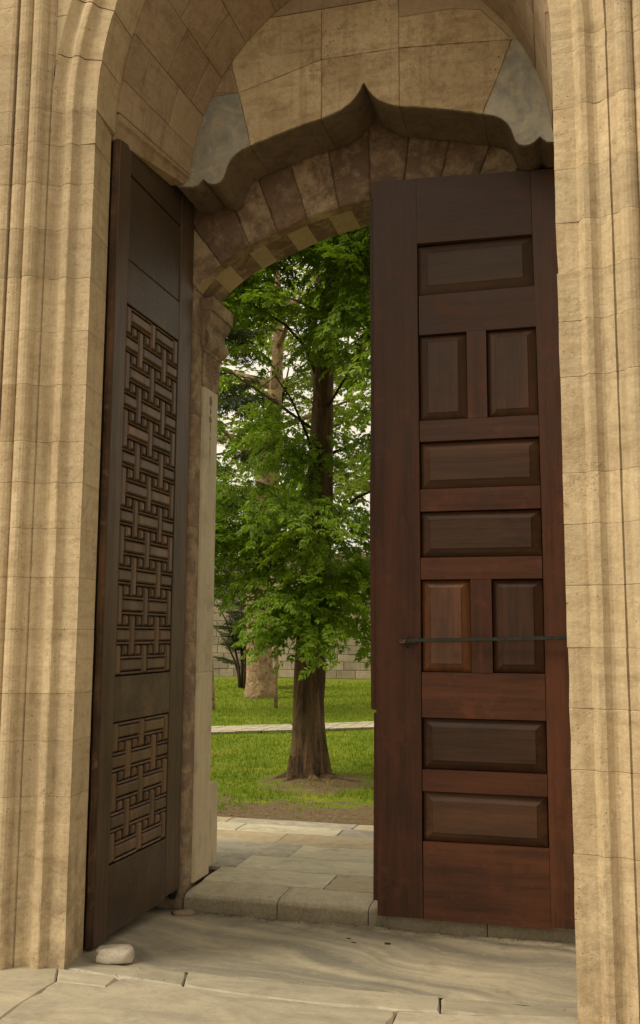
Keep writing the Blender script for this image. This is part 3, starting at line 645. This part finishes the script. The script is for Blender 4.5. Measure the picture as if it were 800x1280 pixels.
def lattice(z0, z1, nr):
    W0, W1 = 4.806, 5.529; s = (W1-W0)/4; hb = .105; hp = (z1-z0-hb)/(nr-1); bw = .062; s = (W1-W0-.062)/4; vx = [W0+.031+s*k for k in range(5)]
    cl = lambda a: max(W0, min(W1, a))
    ctr = [z1-hb/2-hp*r for r in range(nr)]
    for r in range(nr):
        for k in ((1, 3) if r % 2 == 0 else (0, 2, 4)):
            y0, y1 = cl(vx[k]-s+bw/2), cl(vx[k]+s-bw/2); c = ctr[r]
            raised('lattice_block', y0, y1, c-hb/2+.0185, c+hb/2-.0185, 'latt'); raised('lattice_strip', y0, y1, c+hb/2-.0185, c+hb/2); raised('lattice_strip', y0, y1, c-hb/2, c-hb/2+.0185)
    for k in range(5):
        own = [ctr[r] for r in range(nr) if (r % 2 == 0) == (k % 2 == 1)]; ed = [z1+hb/2]+own+[z0-hb/2]
        if k % 2 == 1: ed = own
        for a, b in zip(ed[:-1], ed[1:]):
            t, bt = min(a-hb/2, z1), max(b+hb/2, z0)
            if t-bt > .03: raised('lattice_bar', cl(vx[k]-bw/2), cl(vx[k]+bw/2), bt, t)
    for r in range(nr-1):
        t, b = ctr[r]-hb/2, ctr[r+1]+hb/2
        for k in range(4):
            m = (vx[k]+vx[k+1])/2; raised('lattice_peg', m-.027, m+.027, b, t)
lattice(1.372, 3.472, 13); lattice(.378, 1.116, 5)
for i in (40, 41): pass
# hinge side: dark pivot post
tube('pivot_post', [(XL-.045, LY1+.005, z) for z in (-.03, .0, 4.40, 4.44)], [.02, .03, .03, .02], 'iron', left, 10)

# ------------------------------------------------------------------ right leaf, closed, raised panels
right = empty('panelled_door', (-.03, 5.70, 0), 'red brown wooden door leaf with ten raised panels, standing closed on the right', 'door')
YR = 5.66
def rbox(name, x0, x1, z0, z1, d, mat, th=.055, ch=.003, pts=None, **k):
    ch = .0012
    return prism(name, pts or [(x0, z0), (x1, z0), (x1, z1), (x0, z1)], YR-d, YR-d+th, MY, mat, right, ch, gap=k.pop('gap', .0002), **k)
rbox('stile', 0, 0, 0, 0, 0, 'redv', pts=[(-1.171, -.008), (-.905, -.004), (-.908, .43), (-.905, 2.0), (-.912, 4.452), (-1.193, 4.466)], chip=.5, step=.15)
rbox('stile', 0, 0, 0, 0, 0, 'redv', pts=[(-.196, .004), (.0, .008), (.0, 4.408), (-.212, 4.418), (-.198, 3.3), (-.192, 2.2)])
RAILS = [(-.008, .421), (.704, .826), (1.122, 1.384), (1.928, 2.058), (2.337, 2.472), (2.763, 2.892), (3.433, 3.685), (4.012, 4.435)]
for i, (a, b) in enumerate(RAILS):
    x0, x1 = -.9035, -.1962
    if i == 7: pts = [(-.912, a+.01), (-.208, a-.003), (-.2125, 4.418), (-.912, 4.452)]
    else:
        k = .022; pts = [(x0, a), (x1, a), (x1+k*.0, a+k), (x1, b-k), (x1, b), (x0, b), (x0-0.0, b-k), (x0, a+k)]
    rbox('rail', 0, 0, 0, 0, .0025*(1 if i % 2 else -1), 'redh', pts=pts)
for x0, x1, a, b in ((-.612, -.494, 2.892, 3.433), (-.611, -.488, 1.384, 1.928)): rbox('muntin', x0, x1, a, b, .001, 'redv')
def panel(x0, x1, z0, z1, mat, bev=.062):
    g = .002; fx0, fx1, fz0, fz1 = x0+bev, x1-bev, z0+bev*.9, z1-bev*.9; y_e, y_m, y_f = YR+.034, YR+.008, YR+.004; vs = []
    for (a, b, c, d, y) in ((x0+g, x1-g, z0+g, z1-g, YR+.05), (x0+g, x1-g, z0+g, z1-g, y_e), (x0+g+.003, x1-g-.003, z0+g+.003, z1-g-.003, y_e-.003), (fx0, fx1, fz0, fz1, y_m), (fx0+.004, fx1-.004, fz0+.004, fz1-.004, y_f)):
        vs += [(a, y, c), (b, y, c), (b, y, d), (a, y, d)]
    fs = [[r*4+i, r*4+(i+1) % 4, (r+1)*4+(i+1) % 4, (r+1)*4+i] for r in range(4) for i in range(4)]+[[0, 1, 2, 3], [16, 17, 18, 19]]
    return mesh('panel', vs, fs, mat, right)
panel(-.912, -.2035, 3.687, 4.012, 'panelh'); panel(-.903, -.613, 2.893, 3.432, 'panelv', .05); panel(-.493, -.198, 2.893, 3.432, 'panelv', .05)
panel(-.903, -.196, 2.473, 2.762, 'panelh', .055); panel(-.903, -.196, 2.059, 2.336, 'panelh', .055)
p6 = panel(-.903, -.612, 1.385, 1.927, 'orange', .052); p6['label'] = 'orange brown upright raised panel behind the iron rod'
panel(-.487, -.196, 1.385, 1.927, 'panelv', .052)
panel(-.903, -.198, .827, 1.121, 'panelh', .055); panel(-.905, -.2, .422, .703, 'panelh', .055)
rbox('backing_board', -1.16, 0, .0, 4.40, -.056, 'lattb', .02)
rbox('meeting_strip', 0, 0, 0, 0, -.045, 'redv', .03, pts=[(-1.206, .065), (-1.15, .06), (-1.15, 1.13), (-1.200, 1.14), (-1.200, 1.02)], chip=.6)
rbox('meeting_strip', 0, 0, 0, 0, -.045, 'redv', .03, pts=[(-1.218, 1.16), (-1.15, 1.15), (-1.15, 4.33), (-1.222, 4.335), (-1.216, 3.0), (-1.224, 2.4)], chip=.6)

# iron rod that holds the leaf
rod = empty('retaining_rod', (-.5, 5.6, 1.58), 'dark green iron rod hooked across the panelled door at waist height', 'iron rod')
pts = [(-.99+.11*i, 5.612-.004*math.sin(i), 1.568+.0025*i+.0012*math.sin(i*2.)) for i in range(10)]
vs = []
for p in pts: vs += [(p[0], p[1], p[2]-.011), (p[0], p[1]-.012, p[2]-.009), (p[0], p[1]-.012, p[2]+.009), (p[0], p[1], p[2]+.011)]
mesh('rod', vs, [[i*4+k, i*4+(k+1) % 4, (i+1)*4+(k+1) % 4, (i+1)*4+k] for i in range(9) for k in range(4)]+[[0, 1, 2, 3], [36, 37, 38, 39]], 'iron', rod)
tube('hook', [(-.985, 5.655, 1.575), (-.987, 5.62, 1.573), (-.985, 5.598, 1.565), (-.980, 5.595, 1.545), (-.975, 5.612, 1.528)], [.009, .009, .008, .007, .005], 'iron', rod, 8)
prism('bracket', [(-1.035, 1.548), (-.935, 1.552), (-.925, 1.566), (-.935, 1.578), (-1.035, 1.574)], 5.645, 5.659, MY, 'brass', rod, .003)
for xx, zz_ in ((-1.022, 1.553), (-1.024, 1.569), (-1.0, 1.556)): tube('bolt', [(xx, 5.646, zz_), (xx, 5.636, zz_)], [.006, .005], 'brass', rod, 8)

# loose stones
def pebble(name, c, rad, label, cat, mat, seed=0, group=None, sub=3, amp=.18, flat=-.0, rot=0):
    bm = bmesh.new(); bmesh.ops.create_icosphere(bm, subdivisions=sub, radius=1)
    for v in bm.verts:
        p = v.co.copy(); q = Vector([math.copysign(abs(a)**.62, a) for a in p]); n = 1+amp*mnoise.noise(p*1.6+Vector((seed, 0, 0)))+amp*.3*mnoise.noise(p*5+Vector((seed, 0, 0)))
        v.co = Matrix.Rotation(rot, 3, 'Z') @ Vector((q.x*rad[0]*n, q.y*rad[1]*n, max(q.z*rad[2]*n, -rad[2]*.8)))
    me = bpy.data.meshes.new(name); bm.to_mesh(me); bm.free()
    for p in me.polygons: p.use_smooth = True
    o = link(name, me, mat); o.location = c; tag(o, label, cat, group); return o
pebble('doorstop_stone', (-2.262, 4.53, .028), (.098, .06, .038), 'rounded white stone on the floor against the near edge of the open left door', 'stone', 'white_stone', 3, rot=.25)
pebble('wedge_stone', (-2.36, 5.62, -.072), (.07, .05, .012), 'flat grey stone lying on the floor under the open left door by the kerb', 'stone', 'frame_dark', 8, sub=2, rot=.5)
pebble('stone_chip', (-1.285, 5.42, -.079), (.016, .013, .008), 'small dark chip on the threshold slab, farthest left of the three', 'stone chip', 'joint', 1, 'chips on the threshold slab', 2)
pebble('stone_chip', (-1.24, 5.35, -.078), (.02, .014, .009), 'small dark chip on the threshold slab, nearest the camera of the three', 'stone chip', 'joint', 2, 'chips on the threshold slab', 2)
pebble('stone_chip', (-1.06, 5.39, -.078), (.018, .014, .010), 'small dark chip on the threshold slab just below the panelled door', 'stone chip', 'joint', 5, 'chips on the threshold slab', 2)

gv, gf = [], []
random.seed(31)
for i in range(300):
    q = random.random()
    if q < .93: x, y = random.uniform(-2.4, -.05), 5.70-abs(random.gauss(0, .05))
    elif q < .97: x, y = random.uniform(-2.5, -.1), 4.49+random.gauss(0, .02)
    else: x, y = random.uniform(-2.45, -1.9), 4.335+random.gauss(0, .008)
    z = zfloor(x, y)+.001; r = random.uniform(.0015, .004); b = len(gv)
    gv += [(x+r, y, z), (x-r*.6, y+r*.8, z), (x-r*.5, y-r*.9, z), (x, y, z+r*1.1)]; gf += [(b, b+1, b+3), (b+1, b+2, b+3), (b+2, b, b+3)]
g = mesh('grit', gv, gf, 'joint', None, fix=False); tag(g, 'fine dark grit gathered along the foot of the doorstep and in the slab joints', 'grit', None, 'stuff')
# low marble block outside the gate
pl = prism('marble_bench', [(-3.1, .03), (-2.478, .03), (-2.478, .575), (-3.1, .575)], 6.20, 6.47, MY, 'pale_marble', None, .012, .4, 0, .1)
tag(pl, 'low pale marble block standing on the courtyard paving beyond the left jamb', 'stone block')

# ------------------------------------------------------------------ garden wall
gw = empty('garden_wall', (-9.5, 34.4, 0), 'old grey stone garden wall closing the far side of the lawn', 'wall')
prism('wall_core', [(-34, -.1), (10, -.1), (10, 4.55), (-34, 4.55)], 34.12, 34.7, MY, 'mortar', gw, gap=0)
z = 0.02; sv_, sf_ = [], []
while z < 4.4:
    h = .26+.05*random.random(); x = -20-random.random()
    while x < -1:
        L = .45+.45*random.random()
        if -14.2 < x+L/2 < -6.3:
            prism('stone_block', [(x, z), (x+L, z), (x+L, z+h), (x, z+h)], 34.0+random.uniform(-.012, .012), 34.15, MY, 'coping', gw, .012, gap=.006)
        else:
            b = len(sv_); y = 34.0+random.uniform(-.012, .012)
            sv_ += [(x+.01, y, z+.01), (x+L-.01, y, z+.01), (x+L-.01, y, z+h-.01), (x+.01, y, z+h-.01), (x, 34.13, z), (x+L, 34.13, z), (x+L, 34.13, z+h), (x, 34.13, z+h)]
            sf_ += [[b, b+1, b+2, b+3], [b, b+1, b+5, b+4], [b+1, b+2, b+6, b+5], [b+2, b+3, b+7, b+6], [b+3, b, b+4, b+7]]
        x += L
    z += h
ms = mesh('outer_blocks', sv_, sf_, 'coping', gw); ms['kind'] = 'stuff'

# ------------------------------------------------------------------ leaves and trees
def leaf_geo(V, F, base, dirv, nrm, L, W):
    d = dirv.normalized(); n = (nrm-d*nrm.dot(d)).normalized(); s = d.cross(n); b = len(V)
    V += [base, base+d*L*.38+s*W*.5+n*W*.10, base+d*L*.40-n*W*.06, base+d*L*.38-s*W*.5+n*W*.10, base+d*L*1.0-n*L*.10, base+d*L*.72+s*W*.28+n*W*.02, base+d*L*.72-s*W*.28+n*W*.02]
    F += [(b, b+1, b+2), (b, b+2, b+3), (b+1, b+5, b+2), (b+5, b+4, b+2), (b+2, b+4, b+6), (b+2, b+6, b+3)]
CROWN = []
def make_spray(name, mat, seed, length=.95, nside=9, ll=.095, lw=.05, droop=.35, nleaf=5, needle=False):
    r = random.Random(seed); V, F = [], []; tw = []
    def curve(t): return Vector((length*t, .10*math.sin(t*3+seed)*length*.3, .12*t*length-droop*length*t*t))
    tv, tf = tube('', [curve(t/5) for t in range(6)], [.008*(1-t/7) for t in range(6)], None, None, 4, data_only=True)
    V += [Vector(v) for v in tv]; F += [tuple(f) for f in tf]; nt_ = len(F)
    for i in range(nside):
        t = .12+.86*i/(nside-1); p = curve(t); sd_ = 1 if i % 2 else -1
        a = r.uniform(.5, 1.1); sl = length*(.36-.14*t)*r.uniform(.7, 1.2)
        dv = Vector((math.cos(a), sd_*math.sin(a), r.uniform(-.15, .35))).normalized()
        e = p+dv*sl; b = len(V); o = Vector((0, 0, .0025)); V += [p-o, p+o, e]; F.append((b, b+1, b+2))
        for c in range(3):
            q = p+dv*sl*(.35+.325*c)+Vector((0, 0, -.04*c*c*length*.3))
            cd = (dv+Vector((r.uniform(-.5, .5), r.uniform(-.5, .5), r.uniform(-.7, .1)))).normalized()
            for k in range(nleaf):
                ang = (k-(nleaf-1)/2)*.62+r.uniform(-.2, .2); up_ = Vector((r.uniform(-.35, .35), r.uniform(-.35, .35), 1)).normalized()
                side = cd.cross(up_).normalized(); ld = (cd*math.cos(ang)+side*math.sin(ang)+Vector((0, 0, r.uniform(-.55, -.05)))).normalized()
                off = cd*(.045 if k in (1, 2, 3) else 0.); k2 = r.uniform(.7, 1.25)
                leaf_geo(V, F, q+off*length, ld, up_, ll*k2, lw*k2*r.uniform(.85, 1.1))
    me = bpy.data.meshes.new(name); me.from_pydata([tuple(v) for v in V], [], F); me.materials.append(M[mat]); me.materials.append(M['twig'])
    mi = [1]*nt_+[0]*(len(F)-nt_); me.polygons.foreach_set('material_index', mi); return me
SPR = [make_spray('leafy_branch', 'leaf', s, nside=11, ll=.105, lw=.052, nleaf=5) for s in range(5)]
SPY = [make_spray('leafy_branch', 'leaf_plane', 20+s, nside=10, ll=.085, lw=.06, nleaf=4) for s in range(3)]
SPF = [make_spray('leafy_branch', 'leaf_far', 30+s, nside=9, ll=.075, lw=.05, nleaf=4) for s in range(3)]
SPD = [make_spray('leafy_branch', 'leaf_dark', 40+s, nside=14, ll=.10, lw=.022, nleaf=7, droop=.15) for s in range(3)]
def place(me, p, d, sc, parent, roll=None):
    o = bpy.data.objects.new('leafy_branch', me); scene.collection.objects.link(o); o.parent = parent
    d = d.normalized(); q = d.to_track_quat('X', 'Z'); o.rotation_mode = 'QUATERNION'
    q = q @ Matrix.Rotation(random.uniform(-.35, .35) if roll is None else roll, 3, 'X').to_quaternion()
    o.rotation_quaternion = q; o.location = Vector(p)-parent.location; o.scale = (sc,)*3; return o

def merge_crown(items, parent, name, label=None):
    VV, FF, MI, off = [], [], [], 0
    for me, mw in items:
        n = len(me.vertices); a = np.empty(n*3, np.float32); me.vertices.foreach_get('co', a); a = a.reshape(-1, 3)
        m = np.array(mw); VV.append(a @ m[:3, :3].T+m[:3, 3])
        for p in me.polygons: FF.append([v+off for v in p.vertices]); MI.append(p.material_index)
        off += n
    me = bpy.data.meshes.new(name); me.from_pydata(np.concatenate(VV).tolist(), [], FF)
    for m in items[0][0].materials: me.materials.append(m)
    me.polygons.foreach_set('material_index', MI)
    o = bpy.data.objects.new(name, me); scene.collection.objects.link(o); o.parent = parent; o['kind'] = 'stuff'; return o
def xform(p, d, sc, parent):
    q = d.normalized().to_track_quat('X', 'Z') @ Matrix.Rotation(random.uniform(-.35, .35), 3, 'X').to_quaternion()
    return Matrix.LocRotScale(Vector(p)-parent.location, q, Vector((sc,)*3))
# main tree
mt = empty('broadleaf_tree', (-2.947, 10.4, .05), 'leafy green tree with a thick furrowed brown trunk seen through the open doorway', 'tree')
def lobes_main(th, i, p):
    h = max(0, 1-(p.z-.05)/.8); f = 1+.05*math.sin(3*th+.8*p.z)+.035*math.sin(7*th-1.1*p.z)+.03*mnoise.noise(Vector((math.cos(th)*2, math.sin(th)*2, p.z*2)))*2
    return f+h*h*(.28*max(0, math.sin(5*th+.5))**1.5+.12*max(0, math.sin(3*th+2)))
tz = [-.12, 0, .06, .14, .25, .40, .60, .85, 1.1, 1.5, 2.0, 2.5, 3.0, 3.6, 4.3, 5.2, 6.2, 7.2, 8.2, 9.0]
def trunk_x(z): return float(np.interp(z, [0, .3, .9, 1.5, 3.0, 4.3, 5.2, 6.2, 6.8, 9.0], [-2.935, -2.94, -2.955, -2.93, -2.83, -2.77, -2.70, -2.575, -2.54, -2.35]))
def trunk_y(z): return 10.4+.08*math.sin(z*.8)
tr_ = [.9*float(np.interp(z, [0, .15, .4, .9, 2, 3.0, 4.3, 5.2, 6.2, 9], [.225, .215, .20, .19, .19, .175, .125, .10, .085, .03])) for z in tz]
tube('trunk', [(trunk_x(max(z, 0)), trunk_y(z), z+.03) for z in tz], tr_, 'bark', mt, 40, lobes_main)
for a, L in ((-.35, .75), (-1.0, .5), (3.5, .45), (-2.2, .4), (.6, .5)):      # surface roots
    pr = [(-2.94+math.cos(a+.25*math.sin(t*3))*(.2+L*t), 10.36+math.sin(a+.25*math.sin(t*3))*(.2+L*t), .055-.085*t) for t in (0, .25, .5, .75, 1)]
    tube('root', pr, [.06, .042, .03, .018, .008], 'bark', mt, 8)
GAPS = [(-4.05, 5.0, .27), (-4.0, 4.35, .2), (-3.45, 5.3, .10), (-3.3, 3.5, .10), (-2.3, 3.2, .12), (-3.0, 4.5, .20), (-2.45, 4.15, .20), (-3.85, 3.75, .22), (-3.02, 5.75, .2), (-2.62, 3.45, .12), (-3.1, 5.1, .14), (-2.95, 4.0, .12), (-2.72, 4.6, .14), (-3.5, 4.6, .12), (-2.5, 5.0, .13)]
def in_gap(x, y, z, m=.0):
    # holes in the crown: seen along the line from the gate, at the trunk's depth
    k = 10.4/y; xx, zz2 = x*k, EYE+(z-EYE)*k
    return any(math.hypot((xx-gx)*1.0, (zz2-gz)*.8) < gr+m for gx, gz, gr in GAPS)
random.seed(21); cnt = 0
NL = 26
for i in range(NL):
    z0 = 1.55+7.0*(i/NL)**1.05; az = i*2.399+.4; Lr = (1.25+1.1*random.random())*(1.0 if z0 < 6.5 else .7)
    if i < 4: Lr = .8+.5*random.random()
    rise = .55*Lr*(.4+.6*random.random()) if i > 4 else .15
    base = Vector((trunk_x(z0), trunk_y(z0), z0)); dh = Vector((math.cos(az), math.sin(az), 0))
    pts = [base+dh*Lr*t+Vector((0, 0, rise*math.sin(t*2.3)*.9+.04*math.sin(t*9+i))) for t in (0, .25, .5, .75, 1)]
    r0 = .021 if z0 < 6 else .016; tube('limb', pts, [r0, r0*.75, r0*.55, r0*.35, r0*.15], 'twig', mt, 7)
    ns = 18 if z0 < 7.3 else 10
    for k in range(ns):
        t = .06+.94*(k+random.random()*.8)/ns; j = min(3, int(t*4)); f = t*4-j; p = pts[j].lerp(pts[min(4, j+1)], min(f, 1))
        a2 = az+random.uniform(-1.5, 1.5); d = Vector((math.cos(a2), math.sin(a2), random.uniform(-.45, .35)))
        sc = random.uniform(.55, .95)*(.85 if i < 4 else 1); mid = p+d.normalized()*sc*.5
        if in_gap(mid.x, mid.y, mid.z, .16): continue
        if mid.z < 1.5+.75*abs(mid.x-trunk_x(mid.z)): continue
        # nearer sprays stay single branches, those deep in the crown join the inner foliage
        if cnt < 255 and p.y < 10.9 and k % 2 == 0: place(random.choice(SPR), p, d, sc, mt); cnt += 1
        else: CROWN.append((random.choice(SPR), xform(p, d, sc, mt)))
for (x, z, dx, dz) in ((-2.35, 1.75, .4, -.5), (-2.15, 1.7, .3, -.6), (-2.5, 1.95, .5, -.4), (-2.05, 2.05, .3, -.7), (-2.75, 1.75, .2, -.5), (-3.1, 1.85, -.2, -.5), (-3.3, 2.2, -.4, -.3), (-2.9, 1.62, -.05, -.3), (-2.7, 1.95, .1, -.5), (-3.0, 1.9, -.1, -.4), (-2.85, 2.2, .1, -.4), (-3.6, 2.45, -.5, -.2), (-3.9, 2.5, -.5, -.2)):
    place(random.choice(SPR), (x, 10.0+random.uniform(-.15, .2), z+.12), Vector((dx, -.5, dz)), .62, mt); cnt += 1
random.seed(77)
for i in range(430):
    z = 1.45+6.0*random.random()**.7; w_ = 1.5 if z > 2 else .35+.9*(z-1.3)
    x = trunk_x(z)+random.uniform(-w_, w_)*(.9 if random.random() < .6 else .35); y = random.uniform(9.1, 10.15)
    if z < 1.35+.75*abs(x-trunk_x(z)) or in_gap(x, y, z, .14) or (4.0 < z < 4.75 and abs(x-trunk_x(z)) < .3): continue
    a = random.uniform(-2.9, -.2); CROWN.append((random.choice(SPR), xform((x, y, z), Vector((math.cos(a)*1.2, math.sin(a)*.6, random.uniform(-.7, .05))), random.uniform(.4, .7), mt)))
for i in range(260):
    z = 3.9+3.6*random.random(); x = trunk_x(z)+random.uniform(-1.55, 1.3); y = random.uniform(9.3, 10.2)
    if in_gap(x, y, z, .12) or (z < 4.75 and abs(x-trunk_x(z)) < .3): continue
    a = random.uniform(-2.9, -.2); CROWN.append((random.choice(SPR), xform((x, y, z), Vector((math.cos(a)*1.2, math.sin(a)*.6, random.uniform(-.7, .05))), random.uniform(.35, .6), mt)))
for i in range(170):
    z = random.uniform(4.8, 7.6); x = trunk_x(z)+random.uniform(-1.5, .9); y = random.uniform(9.0, 9.9)
    if in_gap(x, y, z, .10): continue
    a = random.uniform(-2.9, -.2); CROWN.append((random.choice(SPR), xform((x, y, z), Vector((math.cos(a)*1.2, math.sin(a)*.6, random.uniform(-.7, .05))), random.uniform(.35, .6), mt)))
for i in range(75):
    z = random.uniform(1.5, 7.6)
    if 3.95 < z < 4.75: continue
    a = random.uniform(-2.9, -.3); CROWN.append((random.choice(SPR), xform((trunk_x(z)+.13*math.cos(a), trunk_y(z)+.17*math.sin(a), z), Vector((math.cos(a), math.sin(a)*.8, -.55)), random.uniform(.3, .48), mt)))
for i in range(55):
    x = random.uniform(-4.3, -3.35); z = random.uniform(2.25, 3.4); a = random.uniform(-3.0, -.4)
    if in_gap(x, 9.9, z, .08): continue
    CROWN.append((random.choice(SPR), xform((x, random.uniform(9.7, 10.5), z), Vector((math.cos(a), math.sin(a), -.35)), random.uniform(.35, .55), mt)))
# ivy-like shoots on the trunk
for z in [1.9+.28*i for i in range(16)]:
    if 3.95 < z < 4.7 or 3.1 < z < 3.35: continue
    a = random.uniform(-2.6, -.5); place(random.choice(SPR), (trunk_x(z)+.12*math.cos(a), trunk_y(z)+.15*math.sin(a), z), Vector((math.cos(a), math.sin(a), -.5)), .45, mt); cnt += 1
for z in (.62, .95, .28): place(SPR[1], (trunk_x(z)-.12, trunk_y(z)-.15, z), Vector((-.3, -.5, .2)), .14, mt)
merge_crown(CROWN, mt, 'inner_foliage'); print('main sprays', cnt, len(CROWN))

def far_tree(x, y, h, r0, sprays, spread, sc, label, cat, barkm, n=60, z0=3., group=None, lean=0, name='far_tree', seed=0, rz=None, cz=None, droop=0.):
    rr = random.Random(seed); t = empty(name, (x, y, 0), label, cat, group)
    def ax(z): return Vector((x+lean*z/h+.12*math.sin(z*.7+seed), y, z))
    zs = [-.1, .15, .5, 1, 1.8, h*.25, h*.4, h*.55, h*.7, h*.85, h]; zs = sorted(set(zs))
    tube('trunk', [ax(z) for z in zs], [r0*float(np.interp(z/h, [0, .02, .06, .5, 1], [1.2, 1.08, 1, .65, .08])) for z in zs], barkm, t, 16, lambda th, i, p: 1+.06*math.sin(3*th+p.z)+.08*max(0, 1-p.z)*math.sin(5*th))
    nl = max(5, n//9)
    for i in range(nl):
        zb = z0+(h-z0)*.92*i/nl; az = i*2.4+seed; sp = spread*(math.sin(math.pi*min(1, .25+.75*i/nl))**.6)*(.7+.5*rr.random())
        b = ax(zb); dh = Vector((math.cos(az), math.sin(az), 0)); ps_ = [b+dh*sp*u+Vector((0, 0, sp*(.45*u-droop*u*u))) for u in (0, .33, .66, 1)]
        tube('limb', ps_, [r0*.3, r0*.2, r0*.12, r0*.05], barkm if barkm != 'plane' else 'plane', t, 6)
        for k in range(n//nl):
            u = .15+.85*rr.random(); p = b+dh*sp*u+Vector((0, 0, sp*(.45*u-droop*u*u))); a2 = az+rr.uniform(-1.6, 1.6)
            place(rr.choice(sprays), p, Vector((math.cos(a2), math.sin(a2), rr.uniform(-.4, .5))), sc*rr.uniform(.7, 1.2), t)
    return t
far_tree(-7.88, 23, 13, .33, SPY, 3.0, 2.0, 'pale mottled plane tree trunk on the lawn behind the leafy tree', 'tree', 'plane', 70, 4.6, None, .6, 'plane_tree', 2)
far_tree(-7.32, 18.5, 10.5, .08, SPD, 1.3, 1.1, 'dark evergreen tree half hidden behind the left jamb and green leaves', 'tree', 'twig', 150, 2.6, None, -.2, 'evergreen_tree', 5, droop=.6)
far_tree(-7.55, 19.2, 4.2, .05, SPF, .9, .7, 'slender young tree with a thin pale trunk at the left edge of the lawn', 'tree', 'plane', 18, 2.4, None, .1, 'young_tree', 9)
FT = [(-17.5, 38, 22, 'broad pale green tree behind the garden wall, farthest left'), (-13.0, 40, 24, 'tall yellow green tree behind the garden wall, second from left'), (-10.4, 37, 20, 'yellow green tree behind the garden wall, in the middle'), (-7.6, 40, 24, 'sparse pale tree behind the garden wall, right of the thick trunk'), (-4.2, 38, 20, 'yellow green tree behind the garden wall, farthest right')]
for i, (x, y, h, lb) in enumerate(FT): far_tree(x, y, h, .3, SPF, 4.0, 3.0, lb, 'tree', 'twig', 110, 3.2, 'trees behind the garden wall', .3, 'far_tree', 11+i)

# bare dark shrub at the left of the lawn
sh = empty('dark_shrub', (-9.6, 27, 0), 'dark shrub with many bare stems before the garden wall at left', 'shrub')
random.seed(5)
for i in range(11):
    a = random.uniform(0, 6.28); sp = random.uniform(.2, 1.1); hh = random.uniform(1.6, 3.0)
    tube('stem', [(-9.6+.1*math.cos(a)+sp*math.cos(a)*t*t, 27+.1*math.sin(a)+sp*math.sin(a)*t*t, hh*t-.05) for t in (0, .25, .5, .75, 1)], [.05, .04, .03, .022, .01], 'twig', sh, 6)
    for k in range(6):
        t = random.uniform(.35, 1); a2 = random.uniform(0, 6.28); place(random.choice(SPD), (-9.6+sp*math.cos(a)*t*t, 27+sp*math.sin(a)*t*t, hh*t), Vector((math.cos(a2), math.sin(a2), .3)), .9, sh)
thin = empty('garden_stake', (-6.36, 20, 0), 'thin brown stake of a sapling standing in the lawn beside the plane tree', 'sapling')
tube('stem', [(-6.36, 20, -.05), (-6.37, 20, .7), (-6.33, 20, 1.5), (-6.36, 20, 2.6)], [.05, .04, .035, .02], 'plane', thin, 8)
for z in (1.6, 1.9, 2.2, 2.5, 2.6): place(random.choice(SPY), (-6.34, 20, z), Vector((random.uniform(-1, 1), random.uniform(-1, 1), .5)), .6, thin)

# grass blades
ng = 62000; yv = 8.2+(1-np.sqrt(1-rng.random(ng)*.985))*27; u = rng.uniform(-.56, -.06, ng); xv = u*yv
def lz(x, y):
    return .02+.02*mnoise.noise(Vector((x*.35, y*.35, 1)))*min(1, (y-8.06)/1.5)+.02*mnoise.noise(Vector((x*2.2, y*2.2, 4)))*min(1, (y-8.06)*2)+.045*math.exp(-(math.hypot(x+2.93, y-10.4)/.5)**2)
vs, fs = [], []
for x, y in zip(xv.tolist(), yv.tolist()):
    if y > 33.8: continue
    pn = mnoise.noise(Vector((x*1.7, y*1.7, 7)))
    if y < 9.3 and random.random() > (y-8.3)*.55+pn*1.1: continue
    if math.hypot(x+2.75, y-10.1) < .65 and random.random() > .12+.9*max(0, pn): continue
    if abs(y-path_c(x)) < .60: continue
    h = random.uniform(.02, .055)*(1+.02*(y-8))*(.8+.6*max(0, pn+.3)); wv = .006*(1+.07*(y-8)); a = random.uniform(0, 3.14); b = len(vs); z = lz(x, y)-.004
    lx, ly = random.uniform(-.02, .02), random.uniform(-.02, .02); vs += [(x-wv*math.cos(a), y-wv*math.sin(a), z), (x+wv*math.cos(a), y+wv*math.sin(a), z), (x+lx, y+ly, z+h)]; fs.append((b, b+1, b+2))
g = mesh('grass', vs, fs, 'blade', None, fix=False); tag(g, 'short bright green grass growing over the lawn', 'grass', None, 'stuff')
# fallen leaves and bits of bark on the bare soil
vs, fs = [], []
for i in range(900):
    x = random.uniform(-4.6, -1.2); y = 8.1+3.2*random.random()**1.5; z = lz(x, y)+.006; r = random.uniform(.008, .02); a = random.uniform(0, 6.28); b = len(vs)
    for k in range(4): vs.append((x+r*(1 if k % 2 else .55)*math.cos(a+k*1.57), y+r*(1 if k % 2 else .55)*math.sin(a+k*1.57), z+random.uniform(0, .008)))
    fs.append((b, b+1, b+2, b+3))
g = mesh('leaf_litter', vs, fs, simple('litter', (.24, .17, .09), .9, 0, .6, 8), None, fix=False); tag(g, 'scattered dry leaves and bits on the bare soil by the paving', 'leaf litter', None, 'stuff')
